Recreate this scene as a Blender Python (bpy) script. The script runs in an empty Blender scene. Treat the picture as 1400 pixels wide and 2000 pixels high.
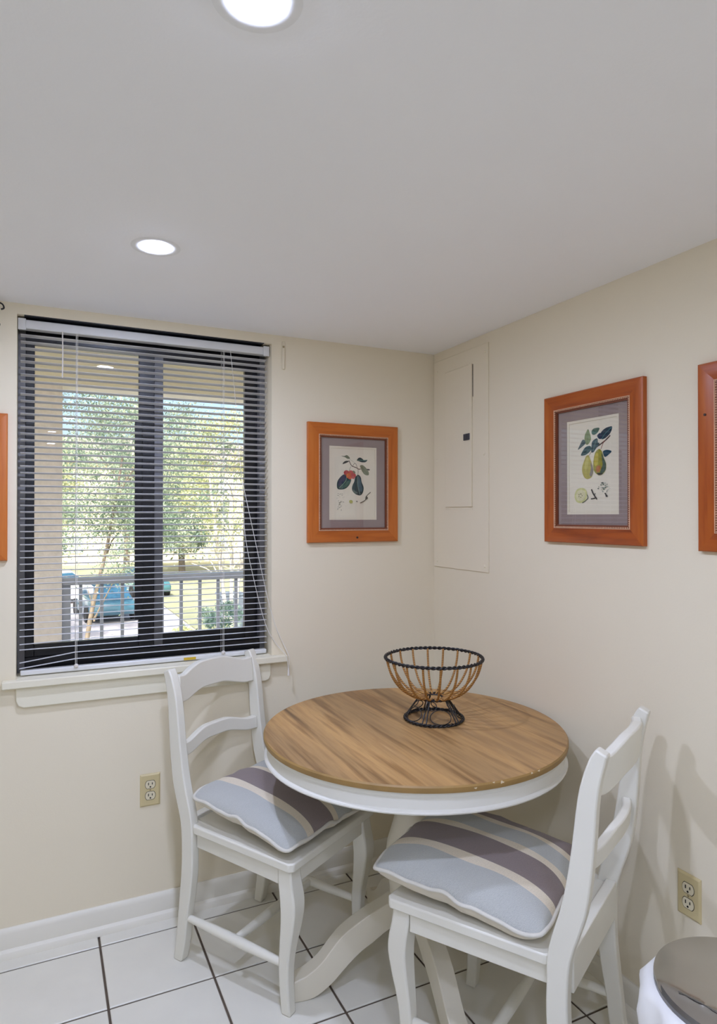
import bpy, math, random
from mathutils import Vector, Matrix
PI = math.pi
random.seed(7)
scene = bpy.context.scene
COL = scene.collection

# ------------------------------------------------------------------ camera
cam_d = bpy.data.cameras.new('camera')
cam = bpy.data.objects.new('camera', cam_d)
COL.objects.link(cam)
scene.camera = cam
cam.location = (-1.534, -2.439, 1.428)
cam.rotation_euler = (math.radians(90 + 0.38), 0, math.radians(-25.635))
cam_d.sensor_fit = 'VERTICAL'
cam_d.sensor_height = 36.0
cam_d.lens = 36.0 * 1288.86 / 2000.0
cam_d.clip_start = 0.02
cam_d.clip_end = 500

# ------------------------------------------------------------------ world, sun, exposure
world = bpy.data.worlds.new('world')
scene.world = world
world.use_nodes = True
wn = world.node_tree
for n in list(wn.nodes):
    wn.nodes.remove(n)
w_out = wn.nodes.new('ShaderNodeOutputWorld')
w_bg = wn.nodes.new('ShaderNodeBackground')
w_sky = wn.nodes.new('ShaderNodeTexSky')
w_sky.sky_type = 'NISHITA'
w_sky.sun_disc = False
w_sky.sun_elevation = math.radians(48)
w_sky.sun_rotation = math.radians(200)
w_sky.air_density = 1.0
w_sky.dust_density = 5.0
w_sky.ozone_density = 1.0
w_bg.inputs['Strength'].default_value = 0.36
wn.links.new(w_sky.outputs[0], w_bg.inputs['Color'])
wn.links.new(w_bg.outputs[0], w_out.inputs['Surface'])

sun_d = bpy.data.lights.new('sun', 'SUN')
sun_d.energy = 7.5
sun_d.angle = math.radians(0.6)
sun_d.color = (1.0, 0.95, 0.86)
sun = bpy.data.objects.new('sun', sun_d)
COL.objects.link(sun)
sun.rotation_euler = (math.radians(42), 0, math.radians(-28))

vs = scene.view_settings
vs.view_transform = 'Standard'
vs.look = 'None'
vs.gamma = 1.0
vs.exposure = 0.0
vs.use_curve_mapping = False
scene.display_settings.display_device = 'sRGB'
scene.cycles.caustics_reflective = False
scene.cycles.caustics_refractive = False
scene.cycles.sample_clamp_indirect = 6.0
scene.cycles.max_bounces = 12
scene.cycles.diffuse_bounces = 6
scene.cycles.transparent_max_bounces = 24

LAMP_STRENGTH = 950.0
H = 2.13                    # ceiling height
WALL_T = 0.20

# ------------------------------------------------------------------ materials
def lin(c):
    r = []
    for v in c:
        v /= 255.0
        r.append(v / 12.92 if v <= 0.04045 else ((v + 0.055) / 1.055) ** 2.4)
    return (r[0], r[1], r[2], 1.0)

def mat(name, rgb, rough=0.5, metal=0.0, spec=0.5, vary=0.0, scale=8.0, bump=0.0, bscale=60.0, rgb2=None, coat=0.0):
    m = bpy.data.materials.new(name)
    m.use_nodes = True
    nt = m.node_tree
    b = nt.nodes['Principled BSDF']
    b.inputs['Roughness'].default_value = rough
    b.inputs['Metallic'].default_value = metal
    b.inputs['Specular IOR Level'].default_value = spec
    b.inputs['Coat Weight'].default_value = coat
    b.inputs['Coat Roughness'].default_value = 0.15
    c1 = lin(rgb)
    b.inputs['Base Color'].default_value = c1
    tc = nt.nodes.new('ShaderNodeTexCoord')
    if vary > 0 or rgb2:
        nz = nt.nodes.new('ShaderNodeTexNoise')
        nz.inputs['Scale'].default_value = scale
        nz.inputs['Detail'].default_value = 4
        nt.links.new(tc.outputs['Object'], nz.inputs['Vector'])
        rp = nt.nodes.new('ShaderNodeValToRGB')
        rp.color_ramp.elements[0].position = 0.3
        rp.color_ramp.elements[1].position = 0.7
        if rgb2:
            a = c1; d = lin(rgb2)
        else:
            a = tuple(c1[i] * (1 - vary) for i in range(3)) + (1,)
            d = tuple(min(1, c1[i] * (1 + vary)) for i in range(3)) + (1,)
        rp.color_ramp.elements[0].color = a
        rp.color_ramp.elements[1].color = d
        nt.links.new(nz.outputs['Fac'], rp.inputs['Fac'])
        nt.links.new(rp.outputs['Color'], b.inputs['Base Color'])
    if bump > 0:
        nb = nt.nodes.new('ShaderNodeTexNoise')
        nb.inputs['Scale'].default_value = bscale
        nb.inputs['Detail'].default_value = 3
        nt.links.new(tc.outputs['Object'], nb.inputs['Vector'])
        bp = nt.nodes.new('ShaderNodeBump')
        bp.inputs['Strength'].default_value = bump
        bp.inputs['Distance'].default_value = 0.002
        nt.links.new(nb.outputs['Fac'], bp.inputs['Height'])
        nt.links.new(bp.outputs['Normal'], b.inputs['Normal'])
    return m

def glass_mat(name, ior=1.45, tint=(1, 1, 1, 1), rough=0.0):
    m = bpy.data.materials.new(name)
    m.use_nodes = True
    nt = m.node_tree
    for n in list(nt.nodes):
        nt.nodes.remove(n)
    o = nt.nodes.new('ShaderNodeOutputMaterial')
    mx = nt.nodes.new('ShaderNodeMixShader')
    fr = nt.nodes.new('ShaderNodeFresnel')
    fr.inputs['IOR'].default_value = ior
    t = nt.nodes.new('ShaderNodeBsdfTransparent')
    t.inputs['Color'].default_value = tint
    g = nt.nodes.new('ShaderNodeBsdfGlossy')
    g.inputs['Roughness'].default_value = rough
    # only the outer skin of the thin sheet reflects (no false total reflection inside it)
    ge = nt.nodes.new('ShaderNodeNewGeometry')
    ou = nt.nodes.new('ShaderNodeMath'); ou.operation = 'SUBTRACT'; ou.inputs[0].default_value = 1.0
    nt.links.new(ge.outputs['Backfacing'], ou.inputs[1])
    mu = nt.nodes.new('ShaderNodeMath'); mu.operation = 'MULTIPLY'
    nt.links.new(fr.outputs[0], mu.inputs[0]); nt.links.new(ou.outputs[0], mu.inputs[1])
    nt.links.new(mu.outputs[0], mx.inputs[0])
    nt.links.new(t.outputs[0], mx.inputs[1])
    nt.links.new(g.outputs[0], mx.inputs[2])
    nt.links.new(mx.outputs[0], o.inputs['Surface'])
    return m

def emit_mat(name, rgb, strength):
    m = bpy.data.materials.new(name)
    m.use_nodes = True
    nt = m.node_tree
    for n in list(nt.nodes):
        nt.nodes.remove(n)
    o = nt.nodes.new('ShaderNodeOutputMaterial')
    e = nt.nodes.new('ShaderNodeEmission')
    e.inputs['Color'].default_value = rgb
    e.inputs['Strength'].default_value = strength
    nt.links.new(e.outputs[0], o.inputs['Surface'])
    return m

def wood_mat(name, cols, stretch, rough=0.45, scale=1.0, bump=0.15, spec=0.4, streak=6.0, band=None):
    """grain along the axis with the small stretch value; cols = list of (pos, rgb)"""
    m = bpy.data.materials.new(name)
    m.use_nodes = True
    nt = m.node_tree
    b = nt.nodes['Principled BSDF']
    b.inputs['Roughness'].default_value = rough
    b.inputs['Specular IOR Level'].default_value = spec
    tc = nt.nodes.new('ShaderNodeTexCoord')
    mp = nt.nodes.new('ShaderNodeMapping')
    mp.inputs['Scale'].default_value = stretch
    nt.links.new(tc.outputs['Object'], mp.inputs['Vector'])
    n1 = nt.nodes.new('ShaderNodeTexNoise')
    n1.inputs['Scale'].default_value = scale
    n1.inputs['Detail'].default_value = 6
    n1.inputs['Roughness'].default_value = 0.6
    n1.inputs['Distortion'].default_value = 0.4
    nt.links.new(mp.outputs[0], n1.inputs['Vector'])
    n2 = nt.nodes.new('ShaderNodeTexNoise')
    n2.inputs['Scale'].default_value = scale * streak
    n2.inputs['Detail'].default_value = 5
    nt.links.new(mp.outputs[0], n2.inputs['Vector'])
    mx = nt.nodes.new('ShaderNodeMix')
    mx.data_type = 'FLOAT'
    mx.inputs[0].default_value = 0.32
    nt.links.new(n1.outputs['Fac'], mx.inputs[2])
    nt.links.new(n2.outputs['Fac'], mx.inputs[3])
    rp = nt.nodes.new('ShaderNodeValToRGB')
    els = rp.color_ramp.elements
    els[0].position = cols[0][0]; els[0].color = lin(cols[0][1])
    els[1].position = cols[-1][0]; els[1].color = lin(cols[-1][1])
    for p, c in cols[1:-1]:
        e = els.new(p); e.color = lin(c)
    nt.links.new(mx.outputs[0], rp.inputs['Fac'])
    if band:
        m3 = nt.nodes.new('ShaderNodeMapping'); m3.inputs['Scale'].default_value = band
        nt.links.new(tc.outputs['Object'], m3.inputs['Vector'])
        n3 = nt.nodes.new('ShaderNodeTexNoise'); n3.inputs['Scale'].default_value = 1.0; n3.inputs['Detail'].default_value = 3
        nt.links.new(m3.outputs[0], n3.inputs['Vector'])
        r3 = nt.nodes.new('ShaderNodeValToRGB')
        r3.color_ramp.elements[0].position = 0.36; r3.color_ramp.elements[0].color = (0.74, 0.73, 0.73, 1)
        r3.color_ramp.elements[1].position = 0.64; r3.color_ramp.elements[1].color = (1.10, 1.06, 0.98, 1)
        nt.links.new(n3.outputs['Fac'], r3.inputs['Fac'])
        m4 = nt.nodes.new('ShaderNodeMix'); m4.data_type = 'RGBA'; m4.blend_type = 'MULTIPLY'; m4.inputs[0].default_value = 1.0
        nt.links.new(rp.outputs['Color'], m4.inputs[6]); nt.links.new(r3.outputs['Color'], m4.inputs[7])
        nt.links.new(m4.outputs[2], b.inputs['Base Color'])
    else:
        nt.links.new(rp.outputs['Color'], b.inputs['Base Color'])
    bp = nt.nodes.new('ShaderNodeBump')
    bp.inputs['Strength'].default_value = bump
    bp.inputs['Distance'].default_value = 0.001
    nt.links.new(n2.outputs['Fac'], bp.inputs['Height'])
    nt.links.new(bp.outputs['Normal'], b.inputs['Normal'])
    return m

M = {}
M['wall'] = mat('wall_paint', (231, 221, 197), 0.75, spec=0.25, vary=0.012, scale=1.3, bump=0.10, bscale=180)
M['ceiling'] = mat('ceiling_paint', (244, 244, 243), 0.85, spec=0.2, vary=0.01, scale=1.0, bump=0.12, bscale=120)
M['trim'] = mat('trim_paint', (230, 226, 213), 0.4, vary=0.015, scale=3.0)
M['sill'] = mat('sill_paint', (232, 226, 204), 0.4, vary=0.015, scale=3.0)
M['tile'] = mat('ceramic_tile', (226, 223, 211), 0.28, vary=0.025, scale=9.0, bump=0.05, bscale=25)
M['grout'] = mat('dark_grout', (92, 80, 68), 0.9, vary=0.15, scale=30)
M['chair'] = mat('chair_white_paint', (226, 223, 210), 0.38, vary=0.02, scale=5, coat=0.1)
M['table_white'] = mat('table_white_paint', (222, 220, 210), 0.35, vary=0.02, scale=5)
M['table_cream'] = mat('pedestal_white_paint', (224, 217, 198), 0.4, vary=0.02, scale=5)
M['table_wood'] = wood_mat('weathered_plank_wood', [(0.32, (104, 78, 52)), (0.42, (150, 114, 72)), (0.50, (188, 150, 100)), (0.58, (172, 134, 88)), (0.70, (204, 168, 120))], (9.0, 0.55, 5), rough=0.42, scale=1.35, streak=4.0, bump=0.25, band=(11.0, 1.1, 1.0))
M['table_edge'] = mat('worn_plank_edge', (150, 118, 66), 0.5, vary=0.15, scale=12, bump=0.2, bscale=50)
M['chip'] = mat('chipped_laminate', (214, 196, 164), 0.8, vary=0.1, scale=60)
M['frame'] = wood_mat('stained_pine', [(0.28, (150, 72, 18)), (0.5, (192, 104, 36)), (0.75, (206, 124, 54))], (14, 14, 1.2), rough=0.3, scale=1.0, bump=0.08, spec=0.5)
M['frame_h'] = wood_mat('stained_pine_across', [(0.28, (150, 72, 18)), (0.5, (190, 102, 34)), (0.75, (204, 122, 52))], (1.2, 14, 14), rough=0.3, scale=1.0, bump=0.08, spec=0.5)
M['frame_r'] = wood_mat('red_stained_pine', [(0.34, (116, 44, 6)), (0.48, (164, 76, 14)), (0.68, (184, 98, 30))], (14, 14, 1.2), rough=0.3, scale=1.0, bump=0.08, spec=0.5)
M['frame_rh'] = wood_mat('red_stained_pine_across', [(0.34, (116, 44, 6)), (0.48, (162, 74, 14)), (0.68, (182, 96, 30))], (1.2, 14, 14), rough=0.3, scale=1.0, bump=0.08, spec=0.5)
M['lip'] = mat('carved_lip', (226, 186, 152), 0.45, vary=0.08, scale=40)
M['lip_dark'] = mat('inner_stained_lip', (120, 62, 34), 0.4, vary=0.1, scale=30)
M['knot'] = mat('pine_knot', (40, 20, 12), 0.5)
M['mat'] = mat('mauve_mat_board', (148, 131, 125), 0.85, vary=0.03, scale=12)
M['mat_core'] = mat('cream_inner_mat', (226, 216, 192), 0.8)
M['paper'] = mat('aged_paper', (228, 219, 196), 0.85, vary=0.03, scale=6)
M['pic_glass'] = glass_mat('picture_glass', 1.75)
M['pane'] = glass_mat('window_glass', 1.42, (0.97, 0.985, 0.98, 1))
M['bronze'] = mat('dark_bronze_aluminium', (24, 25, 30), 0.32, spec=0.5)
M['bronze_lit'] = mat('bronze_reflection_grey', (112, 112, 114), 0.45, vary=0.1, scale=20)  # same dark bronze, with its grey reflections painted into the colour
M['slat'] = mat('grey_white_slat', (214, 214, 216), 0.38, spec=0.5)
M['rail'] = mat('blind_rail_enamel', (222, 222, 220), 0.35, vary=0.02, scale=10)
M['cord'] = mat('white_cord', (224, 222, 216), 0.7)
M['tassel'] = mat('clear_plastic_tassel', (226, 220, 212), 0.3)
M['yellow'] = mat('yellow_sticker', (206, 172, 40), 0.5)
M['black'] = mat('black_iron', (26, 24, 26), 0.42, vary=0.2, scale=80, spec=0.5)
M['dark'] = mat('dark_hole', (14, 12, 10), 0.7)
M['outlet'] = mat('ivory_plate', (206, 190, 144), 0.35)
M['outlet_face'] = mat('ivory_receptacle', (222, 212, 182), 0.32)
M['brass'] = mat('painted_screw', (160, 146, 110), 0.4, metal=0.3)
M['latch'] = mat('grey_latch', (74, 76, 84), 0.4, metal=0.4)
M['steel'] = mat('brushed_steel', (186, 184, 180), 0.22, metal=1.0, vary=0.12, scale=5, bump=0.04, bscale=9)
M['steel_dark'] = mat('steel_rim', (128, 127, 126), 0.3, metal=1.0, vary=0.2, scale=12)
M['liner'] = mat('white_plastic_bag', (230, 229, 226), 0.4, vary=0.03, scale=12)
M['lamp_trim'] = mat('lamp_trim_white', (236, 236, 234), 0.5)
M['lamp'] = emit_mat('lamp_lens_glow', (0.63, 0.71, 1.0, 1), LAMP_STRENGTH)
M['back'] = mat('cream_cushion_backing', (214, 206, 188), 0.85, vary=0.03, scale=10, bump=0.2, bscale=300)
M['piping'] = mat('cream_piping', (212, 208, 196), 0.85, vary=0.03, scale=30, bump=0.2, bscale=300)
M['stucco'] = mat('beige_stucco', (242, 232, 224), 0.9, vary=0.06, scale=30, bump=0.8, bscale=45)
M['soffit'] = mat('cream_soffit', (250, 243, 222), 0.85, vary=0.04, scale=3)
M['railing'] = mat('grey_painted_railing', (172, 176, 188), 0.45, vary=0.05, scale=6)
M['concrete'] = mat('balcony_concrete', (205, 200, 194), 0.9, vary=0.06, scale=6)
M['asphalt'] = mat('pale_asphalt', (172, 168, 174), 0.95, vary=0.08, scale=0.6)
M['lawn'] = mat('dry_lawn', (136, 140, 112), 0.95, rgb2=(166, 162, 136), scale=0.9)
M['path'] = mat('pale_footpath', (226, 212, 196), 0.95, vary=0.04, scale=2)
M['bark'] = mat('pale_bark', (206, 200, 190), 0.85, vary=0.15, scale=8)
M['bark_dark'] = mat('grey_bark', (128, 116, 102), 0.9, vary=0.2, scale=8)
M['building'] = mat('cream_facade', (236, 222, 190), 0.9, vary=0.03, scale=0.5)
M['roof'] = mat('grey_roof', (150, 140, 136), 0.9, vary=0.08, scale=2)
M['car_teal'] = mat('teal_car_paint', (64, 108, 128), 0.25, coat=0.6)
M['car_blue'] = mat('blue_green_car_paint', (74, 122, 132), 0.25, coat=0.6)
M['car_white'] = mat('white_car_paint', (232, 230, 232), 0.25, coat=0.6)
M['car_glass'] = mat('dark_car_glass', (52, 92, 118), 0.1, spec=0.6)
M['far_window'] = mat('pale_far_window', (168, 176, 178), 0.3)
M['tyre'] = mat('tyre_rubber', (32, 32, 34), 0.8)
M['planter'] = mat('grey_blue_bin', (150, 162, 176), 0.6, vary=0.05, scale=6)
M['hydrant'] = mat('red_paint', (176, 60, 52), 0.5)

def leaf_mat(name, a, b, c):
    m = bpy.data.materials.new(name)
    m.use_nodes = True
    nt = m.node_tree
    p = nt.nodes['Principled BSDF']
    p.inputs['Roughness'].default_value = 0.55
    tc = nt.nodes.new('ShaderNodeTexCoord')
    nz = nt.nodes.new('ShaderNodeTexNoise')
    nz.inputs['Scale'].default_value = 2.6
    nz.inputs['Detail'].default_value = 5
    nt.links.new(tc.outputs['Object'], nz.inputs['Vector'])
    rp = nt.nodes.new('ShaderNodeValToRGB')
    e = rp.color_ramp.elements
    e[0].position = 0.34; e[0].color = lin(a)
    e[1].position = 0.66; e[1].color = lin(c)
    k = e.new(0.5); k.color = lin(b)
    nt.links.new(nz.outputs['Fac'], rp.inputs['Fac'])
    nt.links.new(rp.outputs['Color'], p.inputs['Base Color'])
    tr = nt.nodes.new('ShaderNodeBsdfTranslucent')
    nt.links.new(rp.outputs['Color'], tr.inputs['Color'])
    mx = nt.nodes.new('ShaderNodeMixShader')
    mx.inputs[0].default_value = 0.45
    nt.links.new(p.outputs[0], mx.inputs[1])
    nt.links.new(tr.outputs[0], mx.inputs[2])
    nt.links.new(mx.outputs[0], nt.nodes['Material Output'].inputs['Surface'])
    return m
M['leaf_a'] = leaf_mat('green_leaves', (108, 132, 112), (158, 174, 152), (212, 214, 184))
M['leaf_b'] = leaf_mat('yellow_green_leaves', (150, 164, 128), (192, 196, 150), (226, 220, 166))
M['leaf_c'] = leaf_mat('blue_green_leaves', (96, 126, 120), (138, 164, 152), (184, 200, 182))

def stripe_mat():
    """striped woven cover: stripes across local Y (-0.5..0.5 of the width, near side first)"""
    m = bpy.data.materials.new('striped_weave')
    m.use_nodes = True
    nt = m.node_tree
    b = nt.nodes['Principled BSDF']
    b.inputs['Roughness'].default_value = 0.9
    b.inputs['Specular IOR Level'].default_value = 0.15
    b.inputs['Sheen Weight'].default_value = 0.15
    tc = nt.nodes.new('ShaderNodeTexCoord')
    sx = nt.nodes.new('ShaderNodeSeparateXYZ')
    nt.links.new(tc.outputs['UV'], sx.inputs[0])
    rp = nt.nodes.new('ShaderNodeValToRGB')
    rp.color_ramp.interpolation = 'CONSTANT'
    L = lin((182, 183, 178)); Cc = lin((220, 208, 186)); D = lin((138, 125, 122))
    st = [(0.0, L), (0.20, Cc), (0.27, D), (0.50, Cc), (0.555, L), (0.72, Cc), (0.775, D), (0.97, Cc)]
    e = rp.color_ramp.elements
    e[0].position = 0.0; e[0].color = L
    e[1].position = 0.97; e[1].color = Cc
    for p_, c_ in st[1:-1]:
        k = e.new(p_); k.color = c_
    nt.links.new(sx.outputs['Y'], rp.inputs['Fac'])
    # fine herringbone weave
    mp = nt.nodes.new('ShaderNodeMapping')
    nt.links.new(tc.outputs['UV'], mp.inputs['Vector'])
    mp.inputs['Scale'].default_value = (1, 1, 1)
    mp.inputs['Rotation'].default_value = (0, 0, 0.7)
    ck = nt.nodes.new('ShaderNodeTexWave')
    ck.inputs['Scale'].default_value = 64
    ck.inputs['Distortion'].default_value = 5.0
    ck.inputs['Detail Scale'].default_value = 3.0
    ck.inputs['Detail'].default_value = 1
    nt.links.new(mp.outputs[0], ck.inputs['Vector'])
    nz = nt.nodes.new('ShaderNodeTexNoise')
    nz.inputs['Scale'].default_value = 210
    nz.inputs['Detail'].default_value = 2
    nt.links.new(tc.outputs['UV'], nz.inputs['Vector'])
    ad = nt.nodes.new('ShaderNodeMath'); ad.operation = 'ADD'
    nt.links.new(ck.outputs['Fac'], ad.inputs[0])
    nt.links.new(nz.outputs['Fac'], ad.inputs[1])
    mr = nt.nodes.new('ShaderNodeMapRange')
    mr.inputs['From Min'].default_value = 0.3
    mr.inputs['From Max'].default_value = 1.5
    mr.inputs['To Min'].default_value = 0.84
    mr.inputs['To Max'].default_value = 1.12
    nt.links.new(ad.outputs[0], mr.inputs['Value'])
    mx = nt.nodes.new('ShaderNodeMix')
    mx.data_type = 'RGBA'; mx.blend_type = 'MULTIPLY'
    mx.inputs[0].default_value = 1.0
    nt.links.new(rp.outputs['Color'], mx.inputs[6])
    nt.links.new(mr.outputs[0], mx.inputs[7])
    nt.links.new(mx.outputs[2], b.inputs['Base Color'])
    bp = nt.nodes.new('ShaderNodeBump')
    bp.inputs['Strength'].default_value = 0.3
    bp.inputs['Distance'].default_value = 0.001
    nt.links.new(ad.outputs[0], bp.inputs['Height'])
    nt.links.new(bp.outputs['Normal'], b.inputs['Normal'])
    return m
M['stripe'] = stripe_mat()

def rib_mat():
    m = mat('wicker_wrap', (166, 116, 52), 0.6)
    nt = m.node_tree
    b = nt.nodes['Principled BSDF']
    tc = nt.nodes.new('ShaderNodeTexCoord')
    wv = nt.nodes.new('ShaderNodeTexWave')
    wv.bands_direction = 'Z'
    wv.inputs['Scale'].default_value = 55
    wv.inputs['Distortion'].default_value = 1.5
    nt.links.new(tc.outputs['Object'], wv.inputs['Vector'])
    rp = nt.nodes.new('ShaderNodeValToRGB')
    rp.color_ramp.elements[0].color = lin((112, 68, 26))
    rp.color_ramp.elements[1].color = lin((196, 148, 78))
    nt.links.new(wv.outputs['Fac'], rp.inputs['Fac'])
    nt.links.new(rp.outputs['Color'], b.inputs['Base Color'])
    return m
M['wicker'] = rib_mat()

# ------------------------------------------------------------------ mesh helpers
class MB:
    def __init__(self):
        self.v = []; self.f = []; self.m = []; self.uv = None
    def add(self, vs_, fs_, mi=0):
        k = len(self.v)
        self.v += [tuple(p) for p in vs_]
        for f in fs_:
            self.f.append(tuple(i + k for i in f)); self.m.append(mi)
    def box(self, lo, hi, mi=0, rot=None, org=(0, 0, 0)):
        x0, y0, z0 = lo; x1, y1, z1 = hi
        vs_ = [(x0, y0, z0), (x1, y0, z0), (x1, y1, z0), (x0, y1, z0), (x0, y0, z1), (x1, y0, z1), (x1, y1, z1), (x0, y1, z1)]
        if rot is not None:
            o = Vector(org)
            vs_ = [tuple(rot @ (Vector(p) - o) + o) for p in vs_]
        self.add(vs_, [(0, 3, 2, 1), (4, 5, 6, 7), (0, 1, 5, 4), (1, 2, 6, 5), (2, 3, 7, 6), (3, 0, 4, 7)], mi)
    def loft(self, rings, cap=True, mi=0, closed=True):
        n = len(rings[0]); k = len(self.v)
        for r_ in rings:
            self.v += [tuple(p) for p in r_]
        for i in range(len(rings) - 1):
            for j in range(n if closed else n - 1):
                a = k + i * n + j; b = k + i * n + (j + 1) % n
                self.f.append((a, b, b + n, a + n)); self.m.append(mi)
        if cap:
            self.f.append(tuple(k + j for j in reversed(range(n)))); self.m.append(mi)
            e = k + (len(rings) - 1) * n
            self.f.append(tuple(e + j for j in range(n))); self.m.append(mi)
    def lathe(self, prof, seg=32, c=(0, 0, 0), mi=0, cap=True, wob=None):
        rings = []
        for r_, z in prof:
            rings.append([(c[0] + (r_ + (wob(a, z) if wob else 0)) * math.cos(a), c[1] + (r_ + (wob(a, z) if wob else 0)) * math.sin(a), c[2] + z) for a in (2 * PI * j / seg for j in range(seg))])
        self.loft(rings, cap, mi)
    def tube(self, pts, r, seg=8, closed=False, mi=0, cap=True):
        pts = [Vector(p) for p in pts]; n = len(pts); rings = []
        rad = r if callable(r) else (lambda t: r)
        up = None
        for i in range(n):
            if closed:
                t = pts[(i + 1) % n] - pts[i - 1]
            else:
                t = pts[min(i + 1, n - 1)] - pts[max(i - 1, 0)]
            t.normalize()
            if up is None:
                up = Vector((0, 0, 1)) if abs(t.z) < 0.9 else Vector((1, 0, 0))
            s = t.cross(up); s.normalize(); up = s.cross(t); up.normalize()
            rr = rad(i / max(1, n - 1))
            rings.append([pts[i] + s * (rr * math.cos(2 * PI * j / seg)) + up * (rr * math.sin(2 * PI * j / seg)) for j in range(seg)])
        if closed:
            rings.append(rings[0])
        self.loft(rings, cap and not closed, mi)
    def build(self, name, material, parent=None, smooth=True, bevel=0.0, bseg=2, angle=38):
        me = bpy.data.meshes.new(name)
        me.from_pydata(self.v, [], self.f)
        ms = material if isinstance(material, list) else [material]
        for mm in ms:
            me.materials.append(mm)
        if len(ms) > 1:
            me.polygons.foreach_set('material_index', self.m)
        if self.uv:
            ul = me.uv_layers.new(name='uv')
            for lp in me.loops:
                ul.data[lp.index].uv = self.uv[lp.vertex_index]
        me.update()
        if smooth:
            me.shade_smooth()
            me.set_sharp_from_angle(angle=math.radians(angle))
        o = bpy.data.objects.new(name, me)
        COL.objects.link(o)
        if parent:
            o.parent = parent
        if bevel > 0:
            bv = o.modifiers.new('bevel', 'BEVEL')
            bv.width = bevel; bv.segments = bseg; bv.limit_method = 'ANGLE'; bv.angle_limit = math.radians(40)
            bv.harden_normals = False
        return o

def tag(o, label=None, cat=None, group=None, kind=None):
    if label: o['label'] = label
    if cat: o['category'] = cat
    if group: o['group'] = group
    if kind: o['kind'] = kind
    return o
def empty(name, loc=(0, 0, 0), rz=0.0):
    o = bpy.data.objects.new(name, None)
    COL.objects.link(o)
    o.location = loc; o.rotation_euler = (0, 0, rz); o.empty_display_size = 0.05
    return o
def copy_tree(o, parent=None):
    c = o.copy(); COL.objects.link(c)
    if parent: c.parent = parent
    for ch in list(o.children):
        copy_tree(ch, c)
    return c
def cr(pts, n, closed=False):
    """Catmull-Rom through pts"""
    P = [Vector(p) for p in pts]; out = []; m = len(P)
    segs = m if closed else m - 1
    for i in range(segs):
        p0 = P[(i - 1) % m] if closed else P[max(i - 1, 0)]
        p1 = P[i]; p2 = P[(i + 1) % m]
        p3 = P[(i + 2) % m] if closed else P[min(i + 2, m - 1)]
        for k in range(n):
            t = k / n
            out.append(0.5 * ((2 * p1) + (p2 - p0) * t + (2 * p0 - 5 * p1 + 4 * p2 - p3) * t * t + (3 * p1 - p0 - 3 * p2 + p3) * t ** 3))
    if not closed:
        out.append(P[-1])
    return out
def struct(o):
    o['kind'] = 'structure'
    return o

# ================================================================== THE ROOM
XL, YF = -4.20, -6.05
# floor: dark grout bed with single tiles
b = MB(); b.box((XL, YF, -0.12), (0, 0, -0.004))
floor = struct(b.build('floor', M['grout'], smooth=False))
S = 0.308; G = 0.0072
def tile_mesh(w, d):
    b = MB(); e = 0.0022; z0, z1 = -0.0039, 0.0
    r0 = [(0, 0, z0), (w, 0, z0), (w, d, z0), (0, d, z0)]
    r1 = [(0, 0, z1 - e), (w, 0, z1 - e), (w, d, z1 - e), (0, d, z1 - e)]
    r2 = [(e, e, z1), (w - e, e, z1), (w - e, d - e, z1), (e, d - e, z1)]
    b.loft([r0, r1, r2], True)
    return b
tile_cache = {}
kx0 = math.floor((XL + 1.355) / S); ky0 = math.floor((YF + 0.084) / S)
for i in range(kx0, 6):
    xa = max(XL, -1.355 + i * S + G / 2); xb = min(-0.001, -1.355 + (i + 1) * S - G / 2)
    if xb - xa < 0.02: continue
    for j in range(ky0, 2):
        ya = max(YF, -0.084 + j * S + G / 2); yb = min(-0.001, -0.084 + (j + 1) * S - G / 2)
        if yb - ya < 0.02: continue
        key = (round(xb - xa, 4), round(yb - ya, 4))
        if key not in tile_cache:
            o = tile_mesh(xb - xa, yb - ya).build('tile', M['tile'], floor, smooth=False)
            tile_cache[key] = o
        else:
            o = tile_cache[key].copy(); COL.objects.link(o); o.parent = floor
        o.location = (xa, ya, 0)

# ceiling, walls
b = MB(); b.box((XL - .1, YF - .1, H), (0.1, WALL_T, H + 0.12))
ceil = struct(b.build('ceiling', M['ceiling'], smooth=False))
b = MB(); b.box((0, YF - .1, -0.12), (0.1, WALL_T, H)); struct(b.build('wall_right', M['wall'], smooth=False))
b = MB(); b.box((XL - .1, YF - .1, -0.12), (XL, WALL_T, H)); struct(b.build('wall_left', M['wall'], smooth=False))
b = MB(); b.box((XL, YF - .1, -0.12), (0, YF, H)); struct(b.build('wall_front', M['wall'], smooth=False))
WX0, WX1, WZ0, WZ1 = -1.609, -0.735, 0.893, 2.095     # window opening
b = MB()
b.box((XL, 0, -0.12), (WX0, WALL_T, H)); b.box((WX1, 0, -0.12), (0, WALL_T, H))
b.box((WX0, 0, -0.12), (WX1, WALL_T, WZ0)); b.box((WX0, 0, WZ1), (WX1, WALL_T, H))
wall_back = struct(b.build('wall_back', M['wall'], smooth=False))

# baseboards with shoe moulding
def baseboard(name, axis, a0, a1):
    prof = [(0, 0), (0.030, 0), (0.029, 0.010), (0.024, 0.020), (0.0145, 0.026), (0.013, 0.026), (0.013, 0.074), (0.010, 0.083), (0.005, 0.090), (0, 0.090)]
    b = MB()
    if axis == 'x':
        b.loft([[(a, -d, z) for d, z in prof] for a in (a0, a1)], True)
    else:
        b.loft([[(-d, a, z) for d, z in prof] for a in (a0, a1)], True)
    return struct(b.build(name, M['trim'], angle=25))
baseboard('baseboard_back', 'x', XL, 0)
baseboard('baseboard_right', 'y', YF, -0.031)

# ------------------------------------------------------------------ window
win = struct(empty('window_1', (0, 0, 0)))
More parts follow.
